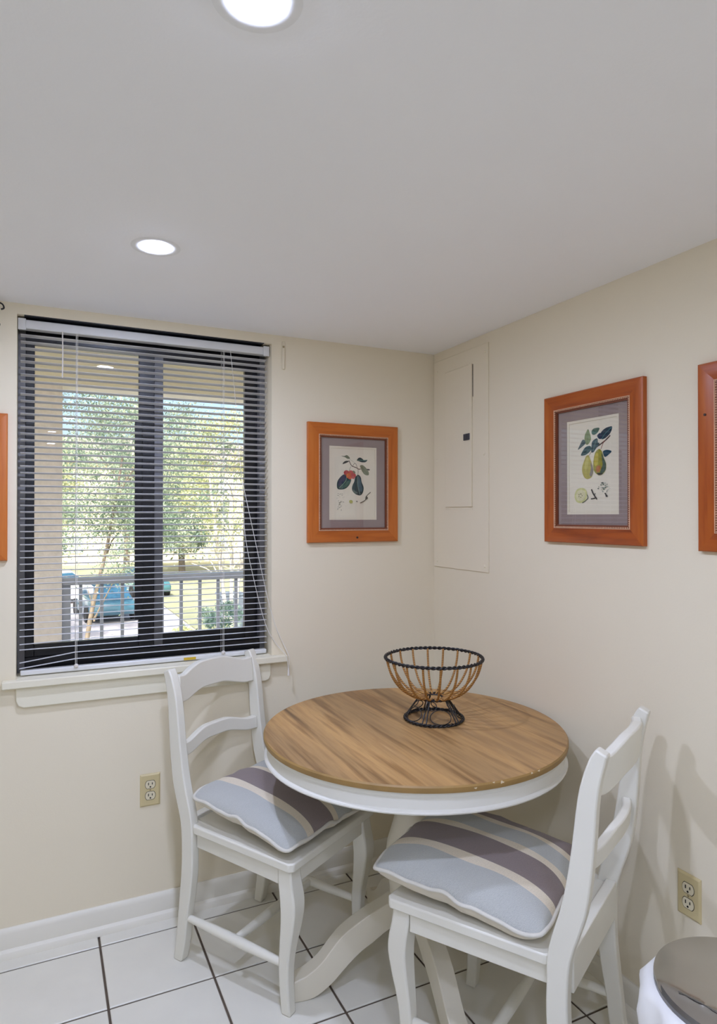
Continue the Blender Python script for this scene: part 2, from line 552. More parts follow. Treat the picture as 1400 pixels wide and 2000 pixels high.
# white painted sill board and apron
b = MB()
b.box((-1.6495, -0.032, 0.868), (-0.6795, -0.0005, 0.894)); b.box((WX0 + .001, -0.0005, 0.868), (WX1 - .001, 0.085, 0.894))
b.build('window_sill', M['sill'], win, bevel=0.004)
b = MB()
ap = [(-1.609, 0.867), (-0.742, 0.867), (-0.742, 0.82), (-0.748, 0.806), (-0.762, 0.800), (-1.585, 0.800), (-1.602, 0.808), (-1.609, 0.826)]
b.loft([[(x, -0.014, z) for x, z in ap], [(x, -0.0005, z) for x, z in ap]], True)
b.build('window_apron', M['sill'], win, bevel=0.003)
# dark aluminium frame
fy0, fy1 = 0.088, 0.150
b = MB(); b.box((WX0, fy0, WZ0), (-1.585, fy1, WZ1)); b.build('frame_channel', M['bronze_lit'], win, bevel=.002)
b = MB(); b.box((-0.756, fy0, WZ0), (WX1, fy1, WZ1)); b.build('frame_channel', M['bronze_lit'], win, bevel=.002)
b = MB(); b.box((-1.588, 0.0015, 2.0925), (-0.765, fy0 - .0005, 2.0948)); b.build('head_gap_shade', M['bronze'], win, smooth=False)  # dark strip added to draw the black gap above the headrail
b = MB(); b.box((-1.585, fy0, 2.028), (-0.756, fy1, WZ1)); b.build('head_frame', M['bronze'], win, bevel=.002)
b = MB(); b.box((-1.585, fy0, WZ0), (-0.756, fy1, 0.945)); b.build('bottom_frame', M['bronze'], win, bevel=.002)
def sash(x0, x1, z0, z1, wl, wr, wt, wb, y0, y1, stile_r_grey=False):
    s = MB(); s.box((x0, y0, z0), (x0 + wl, y1, z1)); s.build('stile', M['bronze'], win, bevel=.0015)
    s = MB(); s.box((x1 - wr, y0, z0), (x1, y1, z1)); s.build('stile', M['bronze_lit'] if stile_r_grey else M['bronze'], win, bevel=.0015)
    s = MB(); s.box((x0 + wl, y0, z1 - wt), (x1 - wr, y1, z1)); s.build('sash_rail', M['bronze'], win, bevel=.0015)
    s = MB(); s.box((x0 + wl, y0, z0), (x1 - wr, y1, z0 + wb)); s.build('sash_rail', M['bronze'], win, bevel=.0015)
    g = MB(); ym = (y0 + y1) / 2; g.box((x0 + wl, ym - .002, z0 + wb), (x1 - wr, ym + .002, z1 - wt)); g.build('pane', M['pane'], win, smooth=False)
sash(-1.585, -1.158, 0.945, 2.038, 0.028, 0.055, 0.012, 0.042, 0.094, 0.116)
sash(-1.160, -0.756, 0.945, 2.038, 0.036, 0.050, 0.030, 0.042, 0.122, 0.146)
b = MB(); b.box((-1.1575, 0.100, 0.950), (-1.1255, 0.1215, 2.03)); b.build('interlock_strip', M['bronze_lit'], win, bevel=.0015)  # grey strip painting the reflecting side of the sash stile
b = MB(); b.box((-1.228, 0.086, 1.05), (-1.2005, 0.0939, 1.78)); b.build('sash_handle', M['bronze'], win, bevel=.0025)

# ------------------------------------------------------------------ venetian blind
BY = 0.040
bl = tag(empty('venetian_blind', (0, 0, 0)), 'white mini venetian blind hanging in the window opening, lowest slats sagging at its left end', 'blind')
b = MB()
b.box((-1.6065, BY - 0.016, 2.056), (-0.7375, BY + 0.020, 2.086))
b.build('headrail', M['rail'], bl, bevel=.003)
for x in (-1.6075, -0.7620):
    b = MB(); b.box((x, BY - 0.020, 2.050), (x + 0.0245, BY - 0.0165, 2.0885)); b.build('end_bracket', M['rail'], bl, bevel=.0015)
LX, RX = -1.428, -0.918           # ladder cords
SX0, SX1 = -1.5995, -0.7455
NS = 51
ztop, zbot = 2.036, 0.938
def slat_mesh(droop, tilt):
    b = MB()
    W = 0.0255; crown = 0.0026; n = 6
    xs = [SX0, (SX0 + LX) / 2, LX, -1.17, RX, SX1] if droop else [SX0, SX1]
    tops = []; bots = []
    for x in xs:
        dz = -droop * max(0, (LX - x) / (LX - SX0)) if droop else 0.0
        rt = []; rb = []
        for k in range(n + 1):
            s = -0.5 + k / n
            yy = s * W; zz = crown * (1 - (2 * s) ** 2) - crown / 2
            ct, st_ = math.cos(tilt), math.sin(tilt)
            Y = yy * ct - zz * st_; Z = yy * st_ + zz * ct
            rt.append((x, BY + Y, Z + dz + 0.0003)); rb.append((x, BY + Y, Z + dz - 0.0003))
        tops.append(rt + rb[::-1])
    b.loft(tops, True)
    return b
base_slat = None
for i in range(NS):
    z = ztop - (ztop - zbot) * i / (NS - 1)
    tilt = -0.16
    droop = 0.0
    if i == NS - 1: droop = 0.018
    elif i == NS - 2: droop = 0.022
    elif i == NS - 4: droop = 0.004
    elif i in (NS - 9, NS - 14): droop = 0.006
    if droop or base_slat is None:
        o = slat_mesh(droop, tilt).build('slat', M['slat'], bl, angle=60)
        if not droop: base_slat = o
    else:
        o = base_slat.copy(); COL.objects.link(o); o.parent = bl
    o.location = (0, 0, z)
    o.rotation_euler = (0, 0, random.uniform(-.002, .002))
b = MB(); b.box((SX0 + .002, BY - 0.013, 0.8965), (SX1, BY + 0.013, 0.914)); br_ = b.build('bottom_rail', M['rail'], bl, bevel=.004)
b = MB(); b.box((-1.062, BY - 0.0136, 0.8990), (-1.018, BY - 0.0131, 0.9085)); b.build('sticker', M['yellow'], br_, smooth=False)['label'] = 'yellow warning sticker'
for x in (LX, RX):
    for dy in (-0.0145, 0.0145):
        b = MB(); b.tube([(x, BY + dy, 2.056), (x, BY + dy, 0.914)], 0.0007, 5); b.build('ladder_cord', M['cord'], bl)
    b = MB(); b.tube([(x + .004, BY - .0165, 2.056), (x + .0035, BY - .017, 1.5), (x + .004, BY - .0165, 0.914)], 0.0007, 5); b.build('lift_cord', M['cord'], bl)
    b = MB(); b.lathe([(0.003, -0.008), (0.007, -0.004), (0.007, 0.002), (0.003, 0.005)], 10, (x + .002, BY - .015, 0.917)); b.build('cord_plug', M['tassel'], bl)
b = MB(); b.tube([(-1.472, BY - .019, 2.058), (-1.471, BY - .021, 1.99), (-1.472, BY - .021, 1.90)], 0.0022, 6); b.build('tilt_wand', M['tassel'], bl)
b = MB(); b.tube(cr([(-0.892, BY - .018, 2.058), (-0.882, BY - .022, 1.96), (-0.872, BY - .021, 1.86), (-0.862, BY - .02, 1.70), (-0.845, BY - .022, 1.56)], 5), 0.0009, 5); b.build('pull_cord', M['cord'], bl)
b = MB(); b.tube(cr([(-0.845, BY - .022, 1.56), (-0.80, 0.005, 1.34), (-0.752, -0.004, 1.115), (-0.715, -0.006, 0.99), (-0.682, -0.036, 0.905), (-0.677, -0.037, 0.87), (-0.6775, -0.037, 0.845)], 6), 0.0011, 5); b.build('pull_cord', M['cord'], bl)
b = MB(); b.tube(cr([(-0.846, BY - .022, 1.56), (-0.835, BY - .022, 1.36), (-0.80, 0.005, 1.17), (-0.762, -0.004, 1.02), (-0.725, -0.008, 0.945), (-0.690, -0.036, 0.897), (-0.6825, -0.037, 0.86), (-0.6805, -0.037, 0.842)], 6), 0.0011, 5); b.build('pull_cord', M['cord'], bl)
b = MB(); b.lathe([(0.0015, 0.0), (0.003, -0.006), (0.0048, -0.024), (0.0050, -0.028), (0.0, -0.0285)], 10, (-0.679, -0.037, 0.846)); b.build('cord_tassel', M['tassel'], bl)

# ------------------------------------------------------------------ small things on the window wall
t = tag(empty('curtain_bracket', (-0.688, 0, 2.0)), 'thin painted-over vertical curtain bracket on the wall right of the window', 'bracket')
b = MB(); b.box((-0.006, -0.007, 0.0), (0.004, 0, 0.108)); b.build('strip', M['wall'], t, bevel=.002)
b = MB(); b.lathe([(0, -0.004), (0.004, -0.003), (0.004, 0.003), (0, 0.004)], 8, (-0.002, -0.008, 0.086)); b.build('screw', M['brass'], t)
t = tag(empty('iron_hook', (-1.668, 0, 2.06)), 'small dark wrought iron hook near the ceiling at the left edge above the window', 'hook')
b = MB(); b.box((-0.008, -0.004, -0.045), (0.006, 0, 0.06)); b.build('back_plate', M['black'], t, bevel=.002)
b = MB(); b.tube(cr([(0, -.004, .05), (.004, -.03, .056), (.018, -.036, .05), (.022, -.03, .040), (.014, -.026, .036)], 5), 0.0028, 6); b.build('scroll', M['black'], t)
b = MB(); b.tube(cr([(0, -.004, -.02), (.002, -.026, -.03), (.010, -.032, -.016), (.006, -.026, -.006)], 5), 0.0026, 6); b.build('scroll', M['black'], t)

# ------------------------------------------------------------------ outlets
def outlet(loc, rz, label):
    t = tag(empty('electrical_outlet', loc, rz), label, 'outlet', 'duplex outlets on the walls')
    b = MB(); w, h, d = 0.0345, 0.0565, 0.006
    b.loft([[(-w, 0, -h), (w, 0, -h), (w, 0, h), (-w, 0, h)], [(-w, -d * .45, -h), (w, -d * .45, -h), (w, -d * .45, h), (-w, -d * .45, h)],
            [(-w + .005, -d, -h + .005), (w - .005, -d, -h + .005), (w - .005, -d, h - .005), (-w + .005, -d, h - .005)]], True)
    b.build('cover_plate', M['outlet'], t, angle=20)
    for s in (1, -1):
        cz = 0.0195 * s
        b = MB(); ring = []
        for k in range(28):
            a = 2 * PI * k / 28
            x = 0.0172 * math.cos(a); z = max(-0.0135, min(0.0135, 0.0172 * math.sin(a)))
            ring.append((x, z))
        b.loft([[(x, -d + .0005, cz + z) for x, z in ring], [(x, -d - .0012, cz + z) for x, z in ring], [(x * .94, -d - .002, cz + z * .94) for x, z in ring]], True)
        r_ = b.build('receptacle', M['outlet_face'], t, angle=30)
        q = MB()
        q.loft([[(x * 1.07, -d - .0001, cz + z * 1.09) for x, z in ring], [(x * 1.07, -d - .0006, cz + z * 1.09) for x, z in ring]], True)
        q.build('shadow_gap', M['dark'], r_)
        for sx, hh in ((-0.0064, 0.0045), (0.0064, 0.0036)):
            q = MB(); q.box((sx - .0013, -d - .0026, cz + 0.0035 - hh), (sx + .0013, -d - .0019, cz + 0.0035 + hh)); q.build('slot', M['dark'], r_, smooth=False)
        q = MB(); q.loft([[(0.0027 * math.cos(2 * PI * k / 10), yy, cz - 0.0075 + 0.0027 * math.sin(2 * PI * k / 10)) for k in range(10)] for yy in (-d - .0019, -d - .0026)], True)
        q.build('ground_hole', M['dark'], r_)
    b = MB(); b.loft([[(0.003 * math.cos(2 * PI * k / 10) * s, yy, 0.003 * math.sin(2 * PI * k / 10) * s) for k in range(10)] for yy, s in ((-d, 1), (-d - .0012, .8))], True)
    b.build('screw', M['brass'], t)
    return t
outlet((-1.1845, 0, 0.4585), 0, 'ivory duplex outlet on the window wall left of the first chair')
outlet((0, -1.249, 0.434), -PI / 2, 'ivory duplex outlet on the right wall above the steel bin')

# ------------------------------------------------------------------ breaker panel
t = tag(empty('breaker_box', (0, -0.20, 1.65), -PI / 2), 'painted-over breaker panel with a grey latch in the corner by the ceiling', 'breaker panel')
# local x = -(y + 0.20)
b = MB(); b.box((-0.190, -0.0045, 1.213 - 1.65), (0.192, 0, 2.092 - 1.65)); b.build('cover_plate', M['wall'], t, bevel=.0015)
b = MB(); b.box((-0.0985, -0.0095, 1.466 - 1.65), (0.0915, -0.0045, 2.030 - 1.65)); dr = b.build('door', M['wall'], t, bevel=.002)
b = MB(); b.box((-0.0955, -0.0060, 1.4555 - 1.65), (0.0905, -0.0045, 1.4585 - 1.65)); b.build('hinge_strip', M['wall'], t)
b = MB(); b.box((0.0918, -0.0052, 1.90 - 1.65), (0.0945, -0.0045, 2.028 - 1.65)); b.build('door_gap', M['dark'], t, smooth=False)
b = MB(); b.box((0.072, -0.012, 1.466 - 1.65), (0.0915, -0.0095, 2.030 - 1.65)); b.build('door_lip', M['wall'], dr, bevel=.0015)
b = MB(); b.box((0.040, -0.0145, 1.731 - 1.65), (0.082, -0.0095, 1.757 - 1.65)); lt = b.build('latch', M['latch'], dr, bevel=.0015)
b = MB(); b.box((0.046, -0.0165, 1.7345 - 1.65), (0.066, -0.0145, 1.7535 - 1.65)); b.build('latch_thumb', M['latch'], t, bevel=.001)
for (px, pz) in ((-0.168, 2.045), (0.170, 2.06), (-0.172, 1.667), (0.166, 1.667), (-0.166, 1.238), (0.170, 1.236)):
    b = MB(); b.loft([[(px + .0055 * s * math.cos(2 * PI * k / 10), yy, pz - 1.65 + .0055 * s * math.sin(2 * PI * k / 10)) for k in range(10)] for yy, s in ((-.0045, 1), (-.0072, .9), (-.0085, .4))], True)
    b.build('screw', M['wall'], t)

# ------------------------------------------------------------------ framed prints
PW, PH = 0.403, 0.478
INK = {}
def ink(rgb, rough=0.85):
    if rgb not in INK:
        INK[rgb] = mat('ink_%d_%d_%d' % rgb, rgb, rough, vary=0.12, scale=70)
    return INK[rgb]
class Art:
    """flat printed shapes; coordinates u,v in 0..1 of the paper opening (v down)"""
    def __init__(self, w, h, conv=None):
        self.b = MB(); self.mats = []; self.w = w; self.h = h; self.n = 0; self.conv = conv
    def P(self, p):
        u, v = self.conv(p) if self.conv else p
        return ((u - .5) * self.w, (0.5 - v) * self.h)
    def mi(self, rgb):
        m = ink(rgb)
        if m not in self.mats: self.mats.append(m)
        return self.mats.index(m)
    def blob(self, pts, rgb, n=4):
        q = [Vector((*self.P(p), 0)) for p in pts]
        q = cr(q, n, True) if n > 1 else q
        self.n += 1
        y = -0.00004 * self.n
        c = sum(q, Vector()) / len(q)
        vs_ = [(p.x, y, p.y) for p in q] + [(c.x, y, c.y)]
        k = len(q)
        self.b.add(vs_, [(i, (i + 1) % k, k) for i in range(k)], self.mi(rgb))
    def line(self, pts, w, rgb, n=4):
        q = [Vector((*self.P(p), 0)) for p in pts]
        if len(q) > 2: q = cr(q, n)
        self.n += 1
        y = -0.00004 * self.n
        vs_ = []; fs_ = []
        for i, p in enumerate(q):
            t = q[min(i + 1, len(q) - 1)] - q[max(i - 1, 0)]
            t = Vector((-t.y, t.x, 0)).normalized() * w / 2
            vs_ += [(p.x + t.x, y, p.y + t.y), (p.x - t.x, y, p.y - t.y)]
        for i in range(len(q) - 1):
            fs_.append((2 * i, 2 * i + 1, 2 * i + 3, 2 * i + 2))
        self.b.add(vs_, fs_, self.mi(rgb))
def framed(loc, rz, label, art, mv, mh, knots=()):
    t = tag(empty('framed_print', loc, rz), label, 'picture', 'botanical prints in pine frames')
    fwid, dep = 0.0475, 0.0185
    W2, H2 = PW / 2, PH / 2
    def rail(a0, a1, b0, b1, name, mm):
        # outer edge a0->a1, inner edge b0->b1 (mitred), profile: raised outer, dip at the inner side
        b = MB()
        def st(o, i):
            def L(f): return (o[0] + (i[0] - o[0]) * f, o[1] + (i[1] - o[1]) * f)
            r_ = []
            for f, y in ((0, 0), (0, -dep * .82), (.06, -dep * .97), (.16, -dep), (.80, -dep * .86), (1, -dep * .80), (1, 0)):
                x, z = L(f); r_.append((x, y, z))
            return r_
        b.loft([st(a0, b0), st(a1, b1)], True)
        return b.build(name, mm, t, angle=25)
    o4 = [(-W2, -H2), (W2, -H2), (W2, H2), (-W2, H2)]
    i4 = [(x * (W2 - fwid) / W2, z * (H2 - fwid) / H2) for x, z in o4]
    rails = []
    for k in range(4):
        rails.append(rail(o4[k], o4[(k + 1) % 4], i4[k], i4[(k + 1) % 4], 'frame_rail', mh if k % 2 == 0 else mv))
    # pale beaded lip and darker inner lip
    def ring(x, z, w, y0, y1, name, mm):
        b = MB()
        b.box((-x, y0, -z), (x, y1, -z + w)); b.box((-x, y0, z - w), (x, y1, z)); b.box((-x, y0, -z + w), (-x + w, y1, z - w)); b.box((x - w, y0, -z + w), (x, y1, z - w))
        return b.build(name, mm, t, smooth=False)
    xi, zi = W2 - fwid, H2 - fwid
    ring(xi + .0012, zi + .0012, 0.0014, -0.0172, -0.010, 'lip_edge', M['lip'])
    ring(xi - .0002, zi - .0002, 0.0052, -0.0150, -0.004, 'inner_lip', M['lip_dark'])
    lip2 = ring(xi - .0054, zi - .0054, 0.0046, -0.0125, -0.004, 'inner_lip', M['lip_dark'])
    bd = MB()
    step = 0.0062
    def bead(x, z):
        r_ = .0026
        bd.add([(x - r_, -.0149, z), (x, -.0149, z - r_), (x + r_, -.0149, z), (x, -.0149, z + r_), (x, -.0182, z)], [(0, 1, 4), (1, 2, 4), (2, 3, 4), (3, 0, 4)])
    nx = int(2 * xi / step); nz = int(2 * zi / step)
    for k in range(nx):
        x = -xi + .0027 + (2 * xi - .0054) * k / (nx - 1)
        bead(x, zi - .0027); bead(x, -zi + .0027)
    for k in range(1, nz - 1):
        z = -zi + .0027 + (2 * zi - .0054) * k / (nz - 1)
        bead(xi - .0027, z); bead(-xi + .0027, z)
    tag(bd.build('beading', M['lip'], t, smooth=False), kind='stuff')
    xm, zm = xi - .010, zi - .010
    pw, ph = 0.213, 0.298
    b = MB()
    for (lo, hi) in (((-xm, -.0060, -zm), (-pw / 2, -.0030, zm)), ((pw / 2, -.0060, -zm), (xm, -.0030, zm)), ((-pw / 2, -.0060, ph / 2), (pw / 2, -.0030, zm)), ((-pw / 2, -.0060, -zm), (pw / 2, -.0030, -ph / 2))):
        b.box(lo, hi)
    b.build('mat_board', M['mat'], t, smooth=False)
    e = 0.0085
    b = MB()
    for (lo, hi) in (((-pw / 2, -.0048, -ph / 2), (-pw / 2 + e, -.0024, ph / 2)), ((pw / 2 - e, -.0048, -ph / 2), (pw / 2, -.0024, ph / 2)), ((-pw / 2 + e, -.0048, ph / 2 - e), (pw / 2 - e, -.0024, ph / 2)), ((-pw / 2 + e, -.0048, -ph / 2), (pw / 2 - e, -.0024, -ph / 2 + e))):
        b.box(lo, hi)
    b.build('inner_mat', M['mat_core'], t, smooth=False)
    b = MB(); b.box((-xi, -.0024, -zi), (xi, -.0006, zi)); pr_ = b.build('print', M['paper'], t, smooth=False)
    A = Art(pw, ph); art(A)
    il = A.b.build('illustration', A.mats, pr_, smooth=False)
    il.location = (0, -.00245, 0)
    b = MB(); b.box((-xm, -.0082, -zm), (xm, -.0072, zm)); b.build('glass', M['pic_glass'], t, smooth=False)
    for (kx, kz, kr) in knots:
        b = MB(); b.loft([[(kx + kr * s * math.cos(2 * PI * k / 12) * (1.2 if k % 3 else .9), yy, kz + kr * s * math.sin(2 * PI * k / 12)) for k in range(12)] for yy, s in ((-dep * .85, 1), (-dep * 1.012, .95))], True)
        b.build('knot', M['knot'], t)
    return t

def art_plum(A):
    A.conv = lambda p: ((p[0] - 30) / 1085, (p[1] - 145) / 1715)
    G1, G2, G3, BL = (38, 62, 62), (62, 96, 86), (128, 132, 104), (48, 48, 78)
    A.line([(480, 470), (540, 590), (640, 630), (700, 665), (750, 660)], .0030, (84, 58, 44))
    A.line([(560, 610), (600, 540), (640, 550), (670, 640)], .0016, (60, 44, 38))
    A.line([(520, 610), (500, 660), (490, 720)], .0013, (96, 84, 66))
    A.line([(685, 665), (690, 740), (680, 800)], .0016, (96, 84, 66))
    A.line([(490, 440), (540, 470), (640, 545)], .0009, (150, 140, 118))
    A.blob([(310, 372), (380, 370), (425, 345), (480, 380), (500, 425), (440, 430), (390, 400)], G3)
    A.line([(310, 372), (400, 385), (500, 425)], .0012, (70, 70, 60))
    A.blob([(335, 560), (360, 510), (420, 480), (480, 490), (420, 530)], (56, 56, 46))
    A.blob([(660, 460), (700, 400), (750, 395), (790, 420), (830, 450), (905, 440), (860, 495), (770, 500), (710, 480)], G1)
    A.line([(670, 460), (760, 455), (890, 450)], .0026, (84, 128, 112))
    A.blob([(735, 580), (800, 570), (880, 640), (935, 730), (930, 800), (850, 795), (790, 730), (750, 650)], G3)
    A.line([(740, 580), (830, 690), (925, 790)], .0012, (84, 86, 70))
    A.blob([(890, 655), (955, 660), (950, 690), (905, 680)], (70, 66, 58))
    # two big blue-green leaves
    A.blob([(360, 800), (480, 840), (530, 920), (480, 1050), (380, 1140), (230, 1145), (205, 1040), (240, 920)], G1)
    A.blob([(350, 825), (410, 850), (390, 930), (300, 1040), (250, 1070), (240, 980), (280, 890)], BL)
    A.blob([(520, 925), (500, 1000), (400, 1100), (290, 1130), (380, 1030), (450, 950)], G2)
    A.line([(420, 860), (400, 960), (260, 1120)], .0030, (112, 140, 122))
    A.blob([(690, 800), (750, 860), (770, 970), (815, 1090), (800, 1210), (735, 1285), (620, 1250), (550, 1160), (560, 1050), (600, 960), (620, 860)], G1)
    A.blob([(690, 830), (740, 900), (760, 1020), (790, 1120), (770, 1200), (720, 1180), (690, 1080), (670, 950)], (70, 98, 104))
    A.line([(680, 830), (680, 1050), (735, 1270)], .0034, (104, 132, 124))
    A.blob([(570, 1150), (620, 1180), (680, 1230), (620, 1240), (580, 1200)], (96, 110, 100))
    # red fruits
    for (x, y, r_, c_) in ((420, 760, 62, (176, 66, 62)), (520, 760, 62, (190, 78, 72)), (480, 830, 68, (206, 110, 56)), (575, 820, 62, (184, 72, 70)), (500, 870, 45, (200, 92, 62)), (575, 870, 34, (196, 96, 92))):
        A.blob([(x + r_ * math.cos(a), y + r_ * .95 * math.sin(a)) for a in (2 * PI * k / 8 for k in range(8))], c_)
    A.blob([(560, 715), (600, 710), (625, 760), (590, 770)], (128, 124, 92))
    # flower details, twig
    rnd = random.Random(3)
    for k in range(16):
        x, y = rnd.uniform(160, 370), rnd.uniform(1240, 1450)
        A.line([(x, y), (x + rnd.uniform(-30, 30), y + rnd.uniform(-14, 26))], .0014, (104, 98, 78))
    for k in range(14):
        x, y = rnd.uniform(225, 310), rnd.uniform(1450, 1620)
        A.line([(x, y), (x + rnd.uniform(-34, 34), y + rnd.uniform(-14, 30))], .0016, (78, 76, 60))
    A.blob([(480, 1420), (520, 1395), (560, 1420), (550, 1465), (500, 1470)], (176, 172, 96))
    A.blob([(635, 1425), (655, 1412), (675, 1430), (655, 1446)], (140, 136, 120))
    A.line([(730, 1465), (800, 1430), (860, 1380), (880, 1300), (975, 1205)], .0034, (90, 80, 66))
    A.blob([(850, 1370), (865, 1300), (895, 1310), (910, 1350), (880, 1380)], (80, 72, 58))

def art_pear(A):
    def conv(p):
        x, y = p
        u = (x - 50) / 915
        u = (x - (50 + 40 * max(0, min(1, (y - 230) / 1680)))) / 912
        yt = 230 - 185 * u; yb = 1910 - 25 * u
        return (u, (y - yt) / (yb - yt))
    A.conv = conv
    DG, TG, LG = (28, 48, 62), (40, 76, 76), (128, 142, 92)
    A.line([(815, 450), (740, 540), (660, 610), (560, 690), (500, 760)], .0042, (70, 46, 38))
    A.line([(720, 545), (690, 620), (665, 700)], .0022, (128, 62, 44))
    A.line([(505, 750), (480, 790), (455, 830)], .0020, (130, 120, 80))
    A.blob([(435, 345), (470, 430), (488, 530), (450, 610), (410, 630), (375, 560), (375, 470), (400, 400)], LG)
    A.line([(435, 350), (430, 480), (420, 625)], .0012, (90, 104, 66))
    A.blob([(340, 540), (385, 560), (390, 610), (330, 670), (258, 725), (290, 640)], (66, 82, 80))
    A.blob([(630, 320), (610, 390), (560, 440), (510, 440), (495, 390), (520, 340), (570, 320)], (56, 92, 74))
    A.blob([(845, 295), (820, 400), (750, 490), (680, 525), (655, 480), (660, 400), (720, 330), (790, 295)], DG)
    A.line([(840, 300), (740, 410), (675, 515)], .0024, (66, 116, 116))
    A.blob([(650, 410), (665, 470), (660, 520), (620, 510), (595, 465), (620, 425)], (34, 44, 70))
    A.blob([(600, 510), (610, 580), (640, 600), (590, 680), (540, 760), (500, 760), (500, 660), (510, 580), (550, 530)], (36, 62, 70))
    A.line([(590, 530), (560, 620), (530, 740)], .0020, (100, 132, 116))
    A.blob([(480, 650), (500, 710), (460, 770), (390, 820), (315, 825), (350, 740), (400, 670)], TG)
    A.line([(480, 660), (410, 740), (320, 822)], .0022, (24, 40, 44))
    A.blob([(705, 740), (770, 715), (845, 740), (800, 800), (740, 845), (710, 800)], (22, 62, 78))
    # pears
    A.blob([(455, 820), (490, 900), (520, 980), (545, 1100), (520, 1210), (450, 1255), (390, 1230), (350, 1140), (345, 1040), (375, 930), (410, 840)], (176, 164, 76))
    A.blob([(490, 950), (525, 1010), (545, 1100), (515, 1205), (480, 1180), (500, 1060)], (132, 122, 110))
    A.blob([(430, 850), (455, 900), (450, 1000), (420, 1100), (390, 1080), (395, 960)], (196, 186, 100))
    A.blob([(640, 700), (690, 760), (720, 860), (760, 970), (755, 1080), (700, 1165), (630, 1178), (560, 1110), (540, 1000), (550, 860), (580, 750)], (150, 142, 44))
    A.blob([(680, 770), (715, 860), (755, 970), (750, 1080), (700, 1150), (660, 1130), (700, 1010), (690, 880)], (70, 88, 72))
    A.blob([(590, 780), (625, 800), (620, 950), (590, 1020), (560, 990), (560, 880)], (184, 166, 48))
    A.blob([(600, 1020), (650, 1000), (670, 1040), (650, 1110), (610, 1130), (590, 1080)], (176, 108, 58))
    A.blob([(610, 1140), (680, 1140), (705, 1160), (640, 1178)], (44, 42, 36))
    # half fruit, twig, blossom
    A.blob([(330, 1420), (410, 1440), (445, 1530), (420, 1640), (340, 1695), (250, 1670), (215, 1570), (250, 1460)], (206, 204, 138))
    A.blob([(330, 1455), (395, 1475), (415, 1550), (385, 1630), (320, 1655), (260, 1630), (245, 1560), (275, 1480)], (214, 208, 164))
    A.line([(445, 1540), (462, 1600), (410, 1660), (360, 1690)], .0034, (98, 100, 80))
    for a in range(5):
        x, y = 325 + 30 * math.cos(a * 1.257), 1560 + 30 * math.sin(a * 1.257)
        A.blob([(x - 7, y), (x, y - 12), (x + 7, y), (x, y + 12)], (74, 58, 40))
    A.line([(520, 1440), (550, 1510), (580, 1560), (620, 1620)], .0048, (54, 46, 42))
    A.line([(515, 1615), (570, 1605), (600, 1590)], .0034, (54, 46, 42))
    A.line([(575, 1550), (590, 1510)], .0024, (54, 46, 42))
    rnd = random.Random(5)
    for k in range(34):
        a = rnd.uniform(0, 2 * PI); r_ = rnd.uniform(10, 105)
        x, y = 745 + r_ * math.cos(a), 1400 + r_ * .8 * math.sin(a); q = rnd.uniform(7, 15)
        A.blob([(x - q, y), (x, y - q * .7), (x + q, y), (x, y + q * .7)], rnd.choice([(84, 112, 92), (120, 140, 120), (182, 192, 176), (60, 80, 70)]), 2)
    A.blob([(690, 1315), (725, 1308), (735, 1322), (700, 1332)], (70, 80, 66))
    A.line([(760, 1500), (790, 1560)], .0040, (60, 56, 46))
    A.blob([(770, 1545), (800, 1540), (805, 1568), (780, 1572)], (50, 46, 38))

def art_plain(cfruit, cleaf):
    def f(A):
        A.line([(.35, .30), (.5, .36), (.68, .30)], .003, (84, 58, 44))
        for x, y, r_ in ((.42, .52, .14), (.60, .56, .15)):
            A.line([(x, y - .08), (.5, .36)], .0016, (96, 84, 66))
            A.blob([(x + r_ * math.cos(a), y + r_ * .72 * math.sin(a)) for a in (2 * PI * k / 10 for k in range(10))], cfruit)
        for x, y, s in ((.30, .26, 1), (.72, .25, -1), (.52, .24, 1)):
            A.blob([(x - .11 * s, y + .03), (x, y - .04), (x + .10 * s, y), (x, y + .05)], cleaf)
        A.line([(.3, .82), (.42, .78), (.5, .84)], .003, (70, 60, 46))
    return f

framed((-0.3895, 0, 1.563), 0, 'plum and dark leaf print in a pine frame on the window wall', art_plum, M['frame'], M['frame_h'], knots=((0.012, -0.221, .0045),))
framed((0, -0.916, 1.583), -PI / 2, 'pear print in a pine frame reflecting the blind, right of the breaker panel', art_pear, M['frame_r'], M['frame_rh'])
framed((0, -1.289 - PW / 2, 1.578), -PI / 2, 'pine framed print cut off by the right edge of the photo', art_plain((176, 96, 66), (44, 70, 62)), M['frame_r'], M['frame_rh'], knots=((-0.180, 0.108, .0035),))
framed((-1.6345 - PW / 2, 0, 1.523), 0, 'pine framed print cut off by the left edge, beside the window', art_plain((150, 60, 70), (70, 96, 70)), M['frame'], M['frame_h'])

